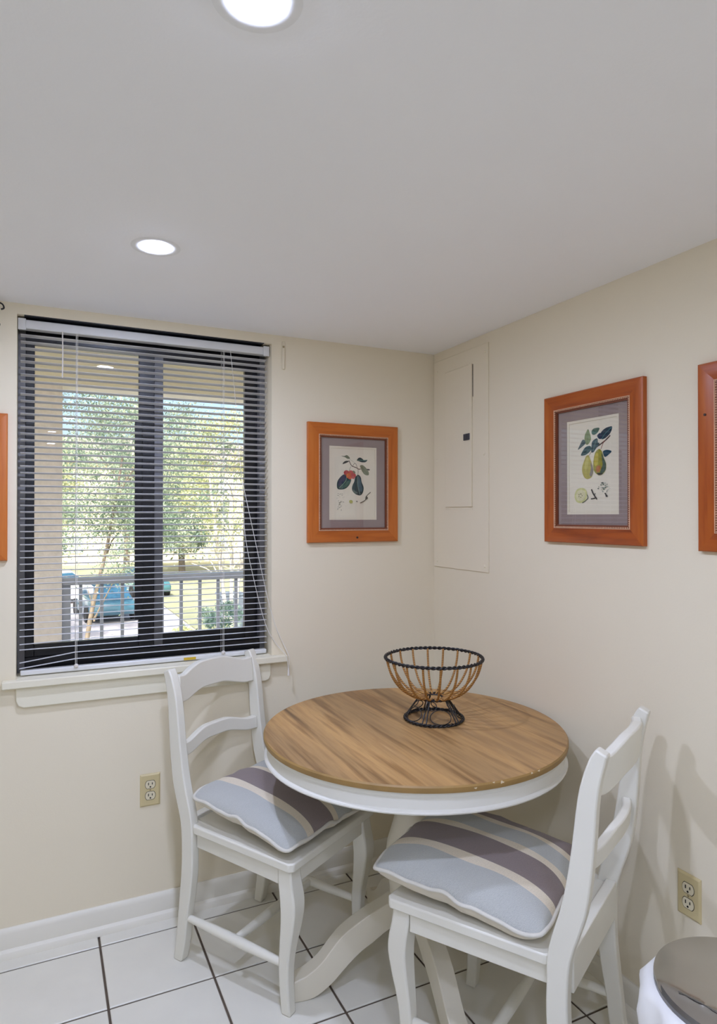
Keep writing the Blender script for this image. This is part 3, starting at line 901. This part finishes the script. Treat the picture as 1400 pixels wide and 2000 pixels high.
# ------------------------------------------------------------------ recessed ceiling lamps
def lamp(loc, label):
    t = tag(empty('ceiling_lamp', loc), label, 'ceiling lamp', 'recessed ceiling lamps')
    b = MB(); b.lathe([(0.0352, -0.0003), (0.0352, -0.0011), (0.0362, -0.0014), (0.0530, -0.0012), (0.0600, -0.0006), (0.0625, -0.0002)], 40, cap=False)
    b.build('trim_ring', M['lamp_trim'], t)
    b = MB(); b.lathe([(0.0350, -0.0003), (0.0350, -0.0010), (0.031, -0.0018), (0.022, -0.0027), (0.010, -0.0032), (0.001, -0.0033)], 32)
    b.build('lens', M['lamp'], t)
    return t
lamp((-1.268, -0.664, H), 'round recessed ceiling lamp in front of the window')
lamp((-1.272, -1.575, H), 'large bright recessed ceiling lamp cut off by the top of the photo')
for lx, ly, lb in ((-1.36, -2.50, 'recessed ceiling lamp just behind the camera'), (-1.46, -3.40, 'recessed ceiling lamp, second behind the camera'), (-1.46, -4.35, 'unseen ceiling lamp added as fill, third behind the camera'),  # the third is an added fill lamp, out of view
                   (-2.95, -3.00, 'unseen ceiling lamp added as fill on the kitchen side')):  # added fill lamp, out of view, to flatten the wall light
    lamp((lx, ly, H), lb)

# ================================================================== TABLE
TX, TY, TZ, TR = -0.480, -0.640, 0.769, 0.466
t = tag(empty('round_table', (TX, TY, 0)), 'round pedestal table with a weathered plank top and white apron', 'table')
b = MB(); b.lathe([(TR - .006, TZ - .0185), (TR - .0015, TZ - .0175), (TR, TZ - .013), (TR, TZ - .004), (TR - .0035, TZ)], 96)
top = b.build('tabletop', [M['table_wood'], M['table_edge']], t, angle=30)
for p_ in top.data.polygons:
    if abs(p_.normal.z) < 0.8: p_.material_index = 1
b = MB(); b.lathe([(0.30, TZ - .0735), (TR - .010, TZ - .0745), (TR - .004, TZ - .072), (TR - .002, TZ - .068), (TR - .004, TZ - .064), (TR - .011, TZ - .061), (TR - .013, TZ - .034), (TR - .011, TZ - .031), (TR - .0105, TZ - .024), (TR - .007, TZ - .0215), (TR - .007, TZ - .0186), (0.30, TZ - .0186)], 96)
b.build('apron', M['table_white'], t, angle=30)
for (a, zz, sc) in ((-92.0, -.0045, 1.0), (-101.2, -.009, .75), (-95.0, -.0015, .5), (-76.0, -.0025, .7), (-79.5, -.0015, .6)):
    aa = math.radians(a); b = MB(); ring = []
    for k in range(9):
        th = 2 * PI * k / 9; rr = (.0042 + .0016 * math.sin(3 * th + a)) * sc
        ring.append((rr * 1.4 * math.cos(th), rr * math.sin(th)))
    def on(q, off): return ((TR + off) * math.cos(aa + q[0] / TR), (TR + off) * math.sin(aa + q[0] / TR), TZ + zz + q[1] * .8)
    b.loft([[on(q, -.0012) for q in ring], [on((q[0] * .8, q[1] * .8), .0004) for q in ring]], True)
    b.build('edge_chip', M['chip'], t)['label'] = 'pale chip in the table edge'
b = MB(); b.lathe([(0.055, 0.165), (0.066, 0.175), (0.072, 0.20), (0.074, 0.27), (0.082, 0.32), (0.087, 0.37), (0.082, 0.41), (0.070, 0.45), (0.058, 0.49), (0.052, 0.54), (0.050, 0.60), (0.052, 0.645), (0.062, 0.655), (0.064, 0.668), (0.090, 0.680), (0.16, 0.692), (0.16, 0.6949)], 48)
b.build('pedestal', M['table_cream'], t, angle=35)
leg_prof_t = [(.055, .262), (.10, .240), (.165, .212), (.228, .176), (.262, .145), (.303, .100), (.345, .073), (.385, .060), (.405, .047)]
leg_prof_b = [(.055, .178), (.10, .158), (.141, .133), (.183, .109), (.228, .072), (.270, .034), (.323, .004), (.385, .0005), (.405, .0005)]
ct = cr([(r_, 0, z) for r_, z in leg_prof_t], 4); cb = cr([(r_, 0, z) for r_, z in leg_prof_b], 4)
for k in range(4):
    th = math.radians(171 + 90 * k)
    b = MB(); d = Vector((math.cos(th), math.sin(th), 0)); s = Vector((-d.y, d.x, 0))
    rings = []
    for i in range(len(ct)):
        w = 0.026
        p1 = d * ct[i].x + Vector((0, 0, ct[i].z)); p0 = d * cb[i].x + Vector((0, 0, cb[i].z))
        rings.append([p0 - s * w, p0 + s * w, p1 + s * w, p1 - s * w])
    b.loft(rings, True)
    b.build('leg', M['table_cream'], t, bevel=.006, angle=40)

# ================================================================== CHAIRS
D_, WF, WR, HS, HT = 0.431, 0.228, 0.193, 0.447, 0.919
def make_chair(label):
    t = tag(empty('dining_chair'), label, 'chair', 'white ladder back dining chairs')
    m = M['chair']
    # rear legs running up into the back posts
    prof = cr([(-.050, 0, 0), (-.0365, 0, .07), (-.027, 0, .15), (-.0165, 0, .225), (-.0085, 0, .30), (-.008, 0, .38), (-.014, 0, .46), (-.0445, 0, .565), (-.0615, 0, .67), (-.074, 0, .80), (-.083, 0, .855), (-.096, 0, .90), (-.106, 0, .923)], 4)
    dep = [.034, .040, .041, .046, .049, .048, .051, .054, .050, .043, .039, .034, .026]
    for s in (-1, 1):
        b = MB(); rings = []; n = len(prof)
        for i, p in enumerate(prof):
            f = i / 4; k = min(int(f), len(dep) - 2); dd = (dep[k] + (dep[k + 1] - dep[k]) * (f - k)) / 2
            tg = (prof[min(i + 1, n - 1)] - prof[max(i - 1, 0)]).normalized()
            nn = Vector((tg.z, 0, -tg.x))
            if i == 0: nn = Vector((1, 0, 0))
            hw = .0155
            y0, y1 = s * WR - hw, s * WR + hw
            a = p - nn * dd; c = p + nn * dd
            rings.append([(a.x, y0, a.z), (c.x, y0, c.z), (c.x, y1, c.z), (a.x, y1, a.z)])
        b.loft(rings, True)
        b.build('rear_leg', m, t, bevel=.006, angle=40)
    # front legs, cabriole
    fl = [(D_ - .037, .421, .047), (D_ - .034, .385, .050), (D_ - .027, .345, .053), (D_ - .024, .305, .052), (D_ - .030, .25, .046), (D_ - .040, .19, .039), (D_ - .046, .13, .035), (D_ - .044, .06, .033), (D_ - .038, 0.0, .032)]
    pc = cr([(x, w, z) for x, z, w in fl], 3)
    for s in (-1, 1):
        b = MB(); rings = []
        for p in pc:
            h = p.y / 2; yc = s * (WF - .036)
            rings.append([(p.x - h, yc - h, p.z), (p.x + h, yc - h, p.z), (p.x + h, yc + h, p.z), (p.x - h, yc + h, p.z)])
        b.loft(rings[::-1], True)
        b.build('front_leg', m, t, bevel=.005, angle=40)
    # seat slab (trapezoid with softened edges)
    b = MB()
    o = [(0.020, -WR - .010), (D_, -WF), (D_, WF), (0.020, WR + .010)]
    o = [(0.020, -WR - .014), (D_ - .012, -WF), (D_, -WF + .012), (D_, WF - .012), (D_ - .012, WF), (0.020, WR + .014), (-.0075, WR - .0165), (-.0075, -WR + .0165)]
    b.loft([[(x, y, HS - .025) for x, y in o], [(x, y, HS) for x, y in o]], True)
    b.build('seat', m, t, bevel=.004)
    za, zb = .372, .4215
    for s in (-1, 1):
        b = MB(); y0 = WR - .004; y1 = WF - .016
        b.add([(.018, s * (y0 - .02), za), (.018, s * y0, za), (D_ - .062, s * y1, za), (D_ - .062, s * (y1 - .02), za),
               (.018, s * (y0 - .02), zb), (.018, s * y0, zb), (D_ - .062, s * y1, zb), (D_ - .062, s * (y1 - .02), zb)],
              [(0, 1, 2, 3), (7, 6, 5, 4), (0, 4, 5, 1), (1, 5, 6, 2), (2, 6, 7, 3), (3, 7, 4, 0)] if s < 0 else [(3, 2, 1, 0), (4, 5, 6, 7), (1, 5, 4, 0), (2, 6, 5, 1), (3, 7, 6, 2), (0, 4, 7, 3)])
        b.build('seat_rail', m, t, bevel=.002)
    b = MB(); b.box((D_ - .036, -WF + .062, za), (D_ - .016, WF - .062, zb)); b.build('seat_rail', m, t, bevel=.002)
    b = MB(); b.box((-.0365, -WR + .0156, .365), (-.0085, WR - .0156, .457)); b.build('seat_rail', m, t, bevel=.003)
    # curved back rails, hump in the middle
    def back_rail(name, zt, zl, x0, th, hump, bow, dip):
        b = MB(); rings = []; n = 28
        Y0 = WR - .0153
        for i in range(n + 1):
            s = -1 + 2 * i / n; y = s * Y0
            xb = x0 - bow * (1 - s * s)
            e_ = min(1, max(0, (abs(s) - .22) / .62)); g = 1 - e_ * e_ * (3 - 2 * e_); q = math.exp(-((abs(s) - .80) / .12) ** 2)
            top_ = zt + hump * g - dip * q; bot = zl + hump * .95 * g - dip * .35 * q
            lean = -.10
            xt = xb + lean * (top_ - (zt + zl) / 2); xl = xb + lean * (bot - (zt + zl) / 2)
            rings.append([(xl - th / 2, y, bot), (xl + th / 2, y, bot), (xt + th / 2, y, top_), (xt - th / 2, y, top_)])
        b.loft(rings, True)
        b.build(name, m, t, bevel=.004, angle=40)
    back_rail('crest_rail', .905, .815, -.083, .024, .021, .030, .004)
    back_rail('back_slat', .688, .643, -.060, .022, .020, .028, .002)
    # turned stretchers
    def stretch(p0, p1):
        b = MB(); p0 = Vector(p0); p1 = Vector(p1)
        b.tube([p0.lerp(p1, k / 12) for k in range(13)], lambda u: .0105 + .0045 * math.sin(PI * u), 14)
        b.build('stretcher', m, t)
    for s in (-1, 1):
        stretch((-.012, s * (WR + .001), .142), (D_ - .060, s * (WF - .036), .134))
    stretch((.185, -WR - .008 + .014, .139), (.185, WR + .008 - .014, .139))
    return t
c1 = make_chair('white ladder back chair under the window, its back to the sill')
c1.location = (-0.934, -0.197, 0); c1.rotation_euler = (0, 0, math.radians(-58.14))
c2 = copy_tree(c1)
c2['label'] = 'white ladder back chair in front of the right wall, nearest the steel bin'
c2.location = (-0.326, -1.200, 0); c2.rotation_euler = (0, 0, math.radians(118.57))

# ------------------------------------------------------------------ cushions
def make_cushion(label, seed, hw, hd, Tt, Tb):
    """local X = chair depth, local Y = across; stripes start at -Y"""
    t = tag(empty('seat_cushion'), label, 'cushion', 'striped seat cushions')
    rnd = random.Random(seed)
    ph = [rnd.uniform(0, 6.28) for _ in range(6)]
    N = 36
    def edge_wave(a):
        return .0040 * math.sin(5 * a + ph[0]) + .0036 * math.sin(13 * a + ph[1]) + .002 * math.sin(21 * a + ph[4])
    def outline(u, v):
        # slightly pulled-in sides, pointed corners
        k = .035
        q = 1 - .055 * (u * u * v * v) ** 4
        x = hd * u * (1 - k * (1 - v * v) * abs(u)) * q; y = hw * v * (1 - k * (1 - u * u) * abs(v)) * q
        return x, y
    def hgt(u, v, sgn):
        if sgn > 0:
            return max(0.0, (1 - abs(u) ** 3.0)) ** .55 * max(0.0, (1 - abs(v) ** 3.0)) ** .55
        return max(0.0, (1 - abs(u) ** 7.0)) ** .6 * max(0.0, (1 - abs(v) ** 7.0)) ** .6
    def sp(i):
        q = -1 + 2 * i / N
        return math.copysign(1 - (1 - abs(q)) ** 1.6, q)
    def grid(T, sgn, mb, uvs):
        for i in range(N + 1):
            for j in range(N + 1):
                u, v = sp(i), sp(j)
                x, y = outline(u, v)
                a = math.atan2(v, u)
                e = max(abs(u), abs(v))
                z = sgn * T * hgt(u, v, sgn) + edge_wave(a) * e ** 6
                if sgn > 0:
                    z += .004 * math.sin(7 * u + ph[2]) * math.sin(6 * v + ph[3]) * (1 - e ** 4)
                mb.v.append((x, y, z))
                uvs.append(((u + 1) / 2, (v + 1) / 2))
        for i in range(N):
            for j in range(N):
                q = [i * (N + 1) + j, (i + 1) * (N + 1) + j, (i + 1) * (N + 1) + j + 1, i * (N + 1) + j + 1]
                mb.f.append(tuple(q if sgn > 0 else q[::-1])); mb.m.append(0)
    b = MB(); uv = []; grid(Tt, 1, b, uv); b.uv = uv
    b.build('striped_cover', M['stripe'], t, angle=180)
    b = MB(); uv = []; grid(Tb, -1, b, uv)
    b.build('backing', M['back'], t, angle=180)
    pts = []
    K = 44
    for (u0, v0, u1, v1) in ((-1, -1, 1, -1), (1, -1, 1, 1), (1, 1, -1, 1), (-1, 1, -1, -1)):
        for k in range(K):
            f = k / K; u = u0 + (u1 - u0) * f; v = v0 + (v1 - v0) * f
            x, y = outline(u, v)
            cr_ = 1.0
            pts.append((x * cr_ * 1.006, y * cr_ * 1.006, edge_wave(math.atan2(v, u))))
    b = MB(); b.tube(pts, .0052, 8, closed=True)
    b.build('piping', M['piping'], t, angle=180)
    return t
def place_on_chair(cu, ch, lx, ly, z, rz, rx=0.0, ry=0.0):
    th = ch.rotation_euler.z; c, s = math.cos(th), math.sin(th)
    cu.location = (ch.location.x + lx * c - ly * s, ch.location.y + lx * s + ly * c, z)
    cu.rotation_mode = 'XYZ'
    cu.rotation_euler = (rx, ry, th + rz)
k1 = make_cushion('striped cushion on the chair under the window', 11, .215, .212, .054, .044)
place_on_chair(k1, c1, .226, -.005, .516, math.radians(-3), 0, math.radians(8.0))
k2 = make_cushion('striped cushion on the chair in front of the right wall', 5, .222, .228, .064, .050)
place_on_chair(k2, c2, .262, .004, .500, math.radians(180 + 4), math.radians(0), math.radians(5.5))

# ================================================================== WIRE BASKET
BX, BYY = -0.383, -0.606
t = tag(empty('wire_fruit_basket', (BX, BYY, TZ)), 'black iron and wicker footed fruit basket on the round table', 'basket')
def twisted(R, z, r_, turns, name):
    b = MB()
    for ph in (0, PI):
        b.tube([((R + r_ * math.cos(turns * a + ph)) * math.cos(a), (R + r_ * math.cos(turns * a + ph)) * math.sin(a), z + r_ * math.sin(turns * a + ph)) for a in (2 * PI * k / 240 for k in range(240))], r_ * 1.05, 6, closed=True)
    return b.build(name, M['black'], t, angle=180)
twisted(0.157, 0.200, 0.0030, 30, 'rim')
twisted(0.094, 0.0060, 0.0028, 20, 'foot_ring')
twisted(0.050, 0.0715, 0.0020, 12, 'neck_ring')
NR = 18
rib_prof = cr([(.155, 0, .199), (.149, 0, .170), (.136, 0, .138), (.112, 0, .106), (.082, 0, .084), (.050, 0, .0745), (.030, 0, .0725)], 5)
b = MB(); b.tube(rib_prof, .0036, 7)
rib0 = b.build('rib', M['wicker'], t, angle=180)
for k in range(NR):
    o = rib0 if k == 0 else rib0.copy()
    if k: COL.objects.link(o); o.parent = t
    o.rotation_euler = (0, 0, 2 * PI * k / NR + .10)
b = MB(); b.tube([(0.030 * math.cos(a), 0.030 * math.sin(a), 0.0715) for a in (2 * PI * k / 40 for k in range(40))], .0022, 6, closed=True); b.build('centre_ring', M['black'], t)
# scrollwork on the cone between neck and foot
def cone(a, zf): # zf 0 foot .. 1 neck
    r_ = 0.092 + (0.050 - 0.092) * zf; z = 0.009 + (0.069 - 0.009) * zf
    return Vector((r_ * math.cos(a), r_ * math.sin(a), z))
NSC = 5
for k in range(NSC):
    a0 = 2 * PI * k / NSC + math.radians(255)
    b = MB()
    b.tube([cone(a0 + .44 * math.cos(q) , .32 + .32 * math.sin(q)) for q in (2 * PI * j / 36 for j in range(36))], .0016, 6, closed=True)
    b.tube([cone(a0 - .44 + .30 * math.cos(q) * (1 if j else 1), .80 + .20 * math.sin(q)) for j, q in ((j, 2 * PI * j / 24) for j in range(24))], .0014, 6, closed=True)
    b.build('scroll', M['black'], t, angle=180)
    for da in (.56, .70):
        b = MB(); b.tube([cone(a0 + da, f / 6) + Vector((0, 0, 0)) for f in range(7)], .0022, 6); b.build('leg', M['black'], t)

# ================================================================== STEEL BIN
t = tag(empty('trash_bin', (-0.432, -1.690, 0)), 'round steel step bin with a white liner by the right wall', 'trash can')
R = 0.143
b = MB(); b.lathe([(R - .012, 0.0), (R - .006, .004), (R - .006, .03), (R - .010, .034), (R - .010, .572)], 64, cap=True)
b.build('body', M['steel_dark'], t, angle=35)
b = MB(); b.lathe([(R - .008, .574), (R, .576), (R + .001, .600), (R - .004, .606)], 64, cap=False); b.build('rim_band', M['steel_dark'], t)
# lid: domed disc with a folded front flange
th0 = math.radians(193)
def lidz(x, y):
    q = x * math.cos(th0) + y * math.sin(th0)
    z = .607 + .010 * (1 - (x * x + y * y) / (R * R))
    if q > .100: z -= (q - .100) * .30 + .0022
    return z
b = MB(); rings = []
for i in range(25):
    rr = R * max(.004, i / 24)
    rings.append([(rr * math.cos(a), rr * math.sin(a), lidz(rr * math.cos(a), rr * math.sin(a))) for a in (2 * PI * j / 96 for j in range(96))])
rings.append([((R + .001) * math.cos(a), (R + .001) * math.sin(a), lidz(R * math.cos(a), R * math.sin(a)) - .004) for a in (2 * PI * j / 96 for j in range(96))])
b.loft(rings[::-1], False)
b.build('lid', M['steel'], t, angle=25)
ux, uy = math.cos(th0), math.sin(th0); hl = .066
b = MB(); b.tube([(ux * .0998 - uy * s * hl, uy * .0998 + ux * s * hl, lidz(ux * .0995 - uy * s * hl, uy * .0995 + ux * s * hl) + .0002) for s in (-1 + k / 8 for k in range(17))], .0009, 5); b.build('lid_crease', M['steel_dark'], t)
def wob(a, z): return .006 * math.sin(7 * a + z * 30) + .004 * math.sin(13 * a - z * 22)
b = MB(); b.lathe([(R - .007, .594), (R + .010, .590), (R + .020, .575), (R + .022, .54), (R + .019, .49), (R + .020, .44), (R + .012, .40), (R - .004, .396)], 72, cap=False, wob=lambda a, z: wob(a, z) * (1 if z < .585 else .15))
b.build('bin_liner', M['liner'], t, angle=180)

# ================================================================== OUTSIDE: balcony
BALY = 2.0
b = MB(); b.box((-3.4, WALL_T + .002, -0.15), (1.6, BALY + .14, -0.02)); struct(b.build('balcony_floor', M['concrete'], smooth=False))
b = MB(); b.box((-3.4, WALL_T + .002, 2.42), (1.6, BALY + .12, 2.56)); struct(b.build('balcony_ceiling', M['soffit'], smooth=False))
b = MB(); b.box((-3.4, BALY - .05, 2.222), (1.6, BALY + .12, 2.4195)); struct(b.build('balcony_beam', M['soffit'], bevel=.004))
b = MB(); b.box((-1.80, BALY - .08, -0.0195), (-1.422, BALY + .12, 2.2215)); tag(b.build('stucco_column', M['stucco'], bevel=.006), 'beige stucco column at the left of the balcony', 'column')
t = tag(empty('balcony_railing', (0, BALY, 0)), 'grey painted balcony railing with square balusters seen through the blind', 'railing')
b = MB(); b.box((-1.421, -.045, 1.006), (1.5, .045, 1.050)); b.build('top_rail', M['railing'], t, bevel=.004)
b = MB(); b.box((-1.421, -.02, .08), (1.5, .02, .12)); b.build('bottom_rail', M['railing'], t, bevel=.003)
b = MB(); b.box((-1.4205, -.03, -.0195), (-1.372, .03, 1.0055)); b.build('end_post', M['railing'], t, bevel=.003)
bal0 = None
for k in range(22):
    x = -1.315 + .1225 * k
    if bal0 is None:
        b = MB(); b.box((-.010, -.010, .1203), (.010, .010, 1.0057)); bal0 = b.build('baluster', M['railing'], t, bevel=.0015, bseg=1); o = bal0
    else:
        o = bal0.copy(); COL.objects.link(o); o.parent = t
    o.location = (x, 0, 0)

# ------------------------------------------------------------------ outside: grounds
GZ = -2.6
b = MB(); b.box((-60, 2.6, GZ - .2), (80, 140, GZ)); struct(b.build('ground', M['asphalt'], smooth=False))
b = MB(); b.box((-6, 6, GZ + .001), (40, 16.5, GZ + .05)); struct(b.build('lawn', M['lawn'], smooth=False))
b = MB(); b.box((5.2, 17.2, GZ + .001), (40, 18.2, GZ + .06)); struct(b.build('footpath', M['path'], smooth=False))
b = MB(); b.box((3.4, 19.2, GZ + .001), (40, 40, GZ + .05)); struct(b.build('lawn.001', M['lawn'], smooth=False))
b = MB(); b.box((-40, 43, GZ + .001), (60, 75, GZ + .05)); struct(b.build('lawn.002', M['lawn'], smooth=False))

def car(loc, rz, paint, label):
    t = tag(empty('car', loc, rz), label, 'car', 'cars parked below the balcony')
    b = MB()
    secs = [(-2.15, .45, .62, .70), (-2.05, .30, .78, .82), (-1.2, .22, .88, .88), (0, .22, .90, .90), (1.1, .22, .86, .88), (1.95, .28, .72, .82), (2.15, .42, .60, .68)]
    rings = []
    for x, z0, z1, w in secs:
        rings.append([(x, -w, z0), (x, w, z0), (x, w + .02, (z0 + z1) / 2), (x, w * .92, z1), (x, -w * .92, z1), (x, -w - .02, (z0 + z1) / 2)])
    b.loft(rings, True); b.build('body', paint, t, bevel=.05, angle=50)
    b = MB()
    rings = []
    for x, z, w in ((-1.75, .86, .72), (-1.05, 1.36, .60), (.35, 1.42, .62), (1.15, .86, .74)):
        rings.append([(x, -w, .80), (x, w, .80), (x, w * .98, z), (x, -w * .98, z)])
    b.loft(rings, True); b.build('window_band', M['car_glass'], t, bevel=.03, angle=50)
    b = MB(); b.loft([[(-1.0, -.58, 1.36), (-1.0, .58, 1.36), (-1.0, .56, 1.40), (-1.0, -.56, 1.40)], [(.32, -.60, 1.42), (.32, .60, 1.42), (.32, .58, 1.46), (.32, -.58, 1.46)]], True); b.build('roof', paint, t, bevel=.02)
    for x in (-1.3, 1.3):
        for y in (-.84, .84):
            b = MB(); b.loft([[(x + .32 * math.cos(a), y + s * .1, .32 + .32 * math.sin(a)) for a in (2 * PI * j / 16 for j in range(16))] for s in (-1, 1)], True); b.build('wheel', M['tyre'], t)
    return t
car((0.75, 26.0, GZ), math.radians(96), M['car_teal'], 'teal car below the balcony, nearest to the railing')
car((3.1, 33.0, GZ), math.radians(100), M['car_blue'], 'blue-green car parked behind the teal car')
car((-0.6, 31.5, GZ), math.radians(0), M['car_white'], 'white car farther back at the left')
car((13.0, 40.0, GZ), math.radians(5), M['car_white'], 'white car farther back behind the trees')

def tree(loc, crown, n, size, leaf, trunkm, label, stems=1, th=2.4, seed=0, name='tree', group='trees outside the window'):
    rnd = random.Random(seed)
    t = tag(empty(name, loc), label, 'tree' if name == 'tree' else 'shrub', group)
    cx, cy, cz, rx, ry, rz = crown
    if stems:
        for s in range(stems):
            a = 2 * PI * s / stems + .4
            b = MB(); sp_ = 0 if stems == 1 else .75
            e = Vector((cx + sp_ * 1.1 * math.cos(a) * rx * .5, cy + sp_ * math.sin(a) * ry * .4, cz))
            p0 = Vector((.10 * math.cos(a) * (stems > 1), .10 * math.sin(a) * (stems > 1), 0))
            pts = [p0, p0.lerp(e, .33) + Vector((rnd.uniform(-.1, .1), 0, .1)), p0.lerp(e, .66), e]
            b.tube(cr(pts, 4), (lambda u: th * (1 - .6 * u)), 8)
            for q in range(5):
                f = rnd.uniform(.35, .9); s0 = p0.lerp(e, f)
                e2 = s0 + Vector((rnd.uniform(-1, 1) * rx * .5, rnd.uniform(-1, 1) * ry * .4, rnd.uniform(.3, 1) * rz * .5))
                b.tube([s0, s0.lerp(e2, .5) + Vector((0, 0, .1)), e2], (lambda u: th * .4 * (1 - .6 * u)), 6)
            b.build('trunk', trunkm, t)
    # foliage: leaves gathered in clusters
    cl = []
    for k in range(max(14, n // 260)):
        while True:
            p = Vector((rnd.uniform(-1, 1), rnd.uniform(-1, 1), rnd.uniform(-1, 1)))
            if .35 < p.length < 1: break
        cl.append((Vector((cx + p.x * rx, cy + p.y * ry, cz + p.z * rz)), rnd.uniform(.08, .17) * min(rx, rz)))
    v = []; f = []
    for k in range(n):
        c, cr_ = cl[k % len(cl)]
        p = c + Vector((rnd.gauss(0, cr_), rnd.gauss(0, cr_), rnd.gauss(0, cr_ * .75)))
        s = size * rnd.uniform(.6, 1.3)
        d1 = Vector((rnd.uniform(-1, 1), rnd.uniform(-1, 1), rnd.uniform(-1, 1))).normalized()
        d2 = d1.orthogonal().normalized()
        i = len(v)
        v += [p - d1 * s, p + d2 * s * .5, p + d1 * s, p - d2 * s * .5]
        f.append((i, i + 1, i + 2, i + 3))
    me = bpy.data.meshes.new('foliage')
    me.from_pydata([tuple(q) for q in v], [], f)
    me.materials.append(leaf); me.update()
    o = bpy.data.objects.new('foliage', me); COL.objects.link(o); o.parent = t
    o['kind'] = 'stuff'
    return t
tree((-0.85, 12.2, GZ), (.85, 0, 5.3, 1.9, 1.5, 2.7), 20000, .036, M['leaf_a'], M['bark_dark'], 'bushy green tree in the left pane of the window', 1, .055, 1)
tree((-2.3, 20.0, GZ), (0, 0, 5.2, 2.2, 2.0, 3.0), 11000, .055, M['leaf_b'], M['bark_dark'], 'yellow-green tree at the left behind the stucco column', 1, .12, 2)
tree((5.1, 12.2, GZ), (0, 0, 5.8, 1.9, 1.6, 2.8), 19000, .036, M['leaf_c'], M['bark'], 'blue-green tree with pale stems at the right of the window', 4, .06, 3)
tree((4.0, 18.6, GZ), (0, 0, 5.3, 2.0, 1.8, 2.2), 11000, .050, M['leaf_b'], M['bark'], 'yellow-green tree with many pale stems in the right pane', 6, .07, 4)
tree((2.9, 38.0, GZ), (0, 0, 6.6, 4.4, 2.6, 5.2), 18000, .085, M['leaf_a'], M['bark_dark'], 'wide green tree behind the parked cars', 1, .2, 5)
tree((12.0, 27.0, GZ), (0, 0, 5.6, 3.4, 2.6, 4.0), 9000, .10, M['leaf_c'], M['bark_dark'], 'tall blue-green tree farther back on the right', 1, .2, 6)
tree((-8.5, 46.0, GZ), (0, 0, 6.0, 4.6, 3.4, 4.2), 9000, .16, M['leaf_b'], M['bark_dark'], 'broad yellow-green tree far off on the left', 1, .25, 7)
tree((7.6, 46.0, GZ), (0, 0, 6.0, 5.0, 3.4, 4.4), 10000, .17, M['leaf_a'], M['bark_dark'], 'broad green tree far off in the middle', 1, .25, 8)
for i, (x, y, s) in enumerate(((-0.95, 8.2, 1.33), (1.35, 11.8, 1.12), (3.0, 16.4, .9), (6.6, 14.6, 1.1))):
    tree((x, y, GZ), (0, 0, s * .95, s, s, s * .9), 5200, .045, M['leaf_b'] if i % 2 else M['leaf_c'], M['bark'],
         ['low blue-green shrub at the left below the railing', 'low yellow-green shrub below the railing, right of the window mullion', 'low blue-green shrub on the lawn before the pale stems', 'low yellow-green shrub on the lawn beside the footpath'][i], 0, .03, 20 + i, 'shrub', 'shrubs below the balcony')

t = tag(empty('utility_bin', (4.5, 20.6, GZ)), 'grey-blue utility bin standing on the grass at the right', 'bin')
b = MB(); b.loft([[(-.34, -.36, .0505), (.34, -.36, .0505), (.34, .36, .0505), (-.34, .36, .0505)], [(-.42, -.44, 1.25), (.42, -.44, 1.25), (.42, .44, 1.25), (-.42, .44, 1.25)]], True); b.build('body', M['planter'], t, bevel=.04)
b = MB(); b.box((-.45, -.47, 1.251), (.45, .47, 1.33)); b.build('lid', M['planter'], t, bevel=.03)
t = tag(empty('fire_hydrant', (1.75, 29.8, GZ)), 'small red post beside the blue-green car', 'post')
b = MB(); b.lathe([(.11, 0), (.11, .06), (.08, .08), (.08, .5), (.11, .52), (.10, .60), (.02, .68)], 16); b.build('body', M['hydrant'], t)

# far cream building
t = tag(empty('apartment_building', (8, 56, GZ)), 'long cream apartment building far behind the trees', 'building')
b = MB(); b.box((-22, 0, 0), (18, 10, 8.6)); w_ = b.build('facade', M['building'], t, smooth=False)
b = MB(); b.loft([[(-22.6, -.6, 8.6), (-22.6, 10.6, 8.6), (-22.6, 5, 11)], [(18.6, -.6, 8.6), (18.6, 10.6, 8.6), (18.6, 5, 11)]], True); b.build('roof', M['roof'], t, smooth=False)
for i in range(10):
    for j in range(3):
        b = MB(); x = -20 + i * 4; z = 1.0 + j * 2.6
        b.box((x, -.06, z), (x + 1.5, -.001, z + 1.4)); b.build('window', M['far_window'], t, smooth=False)
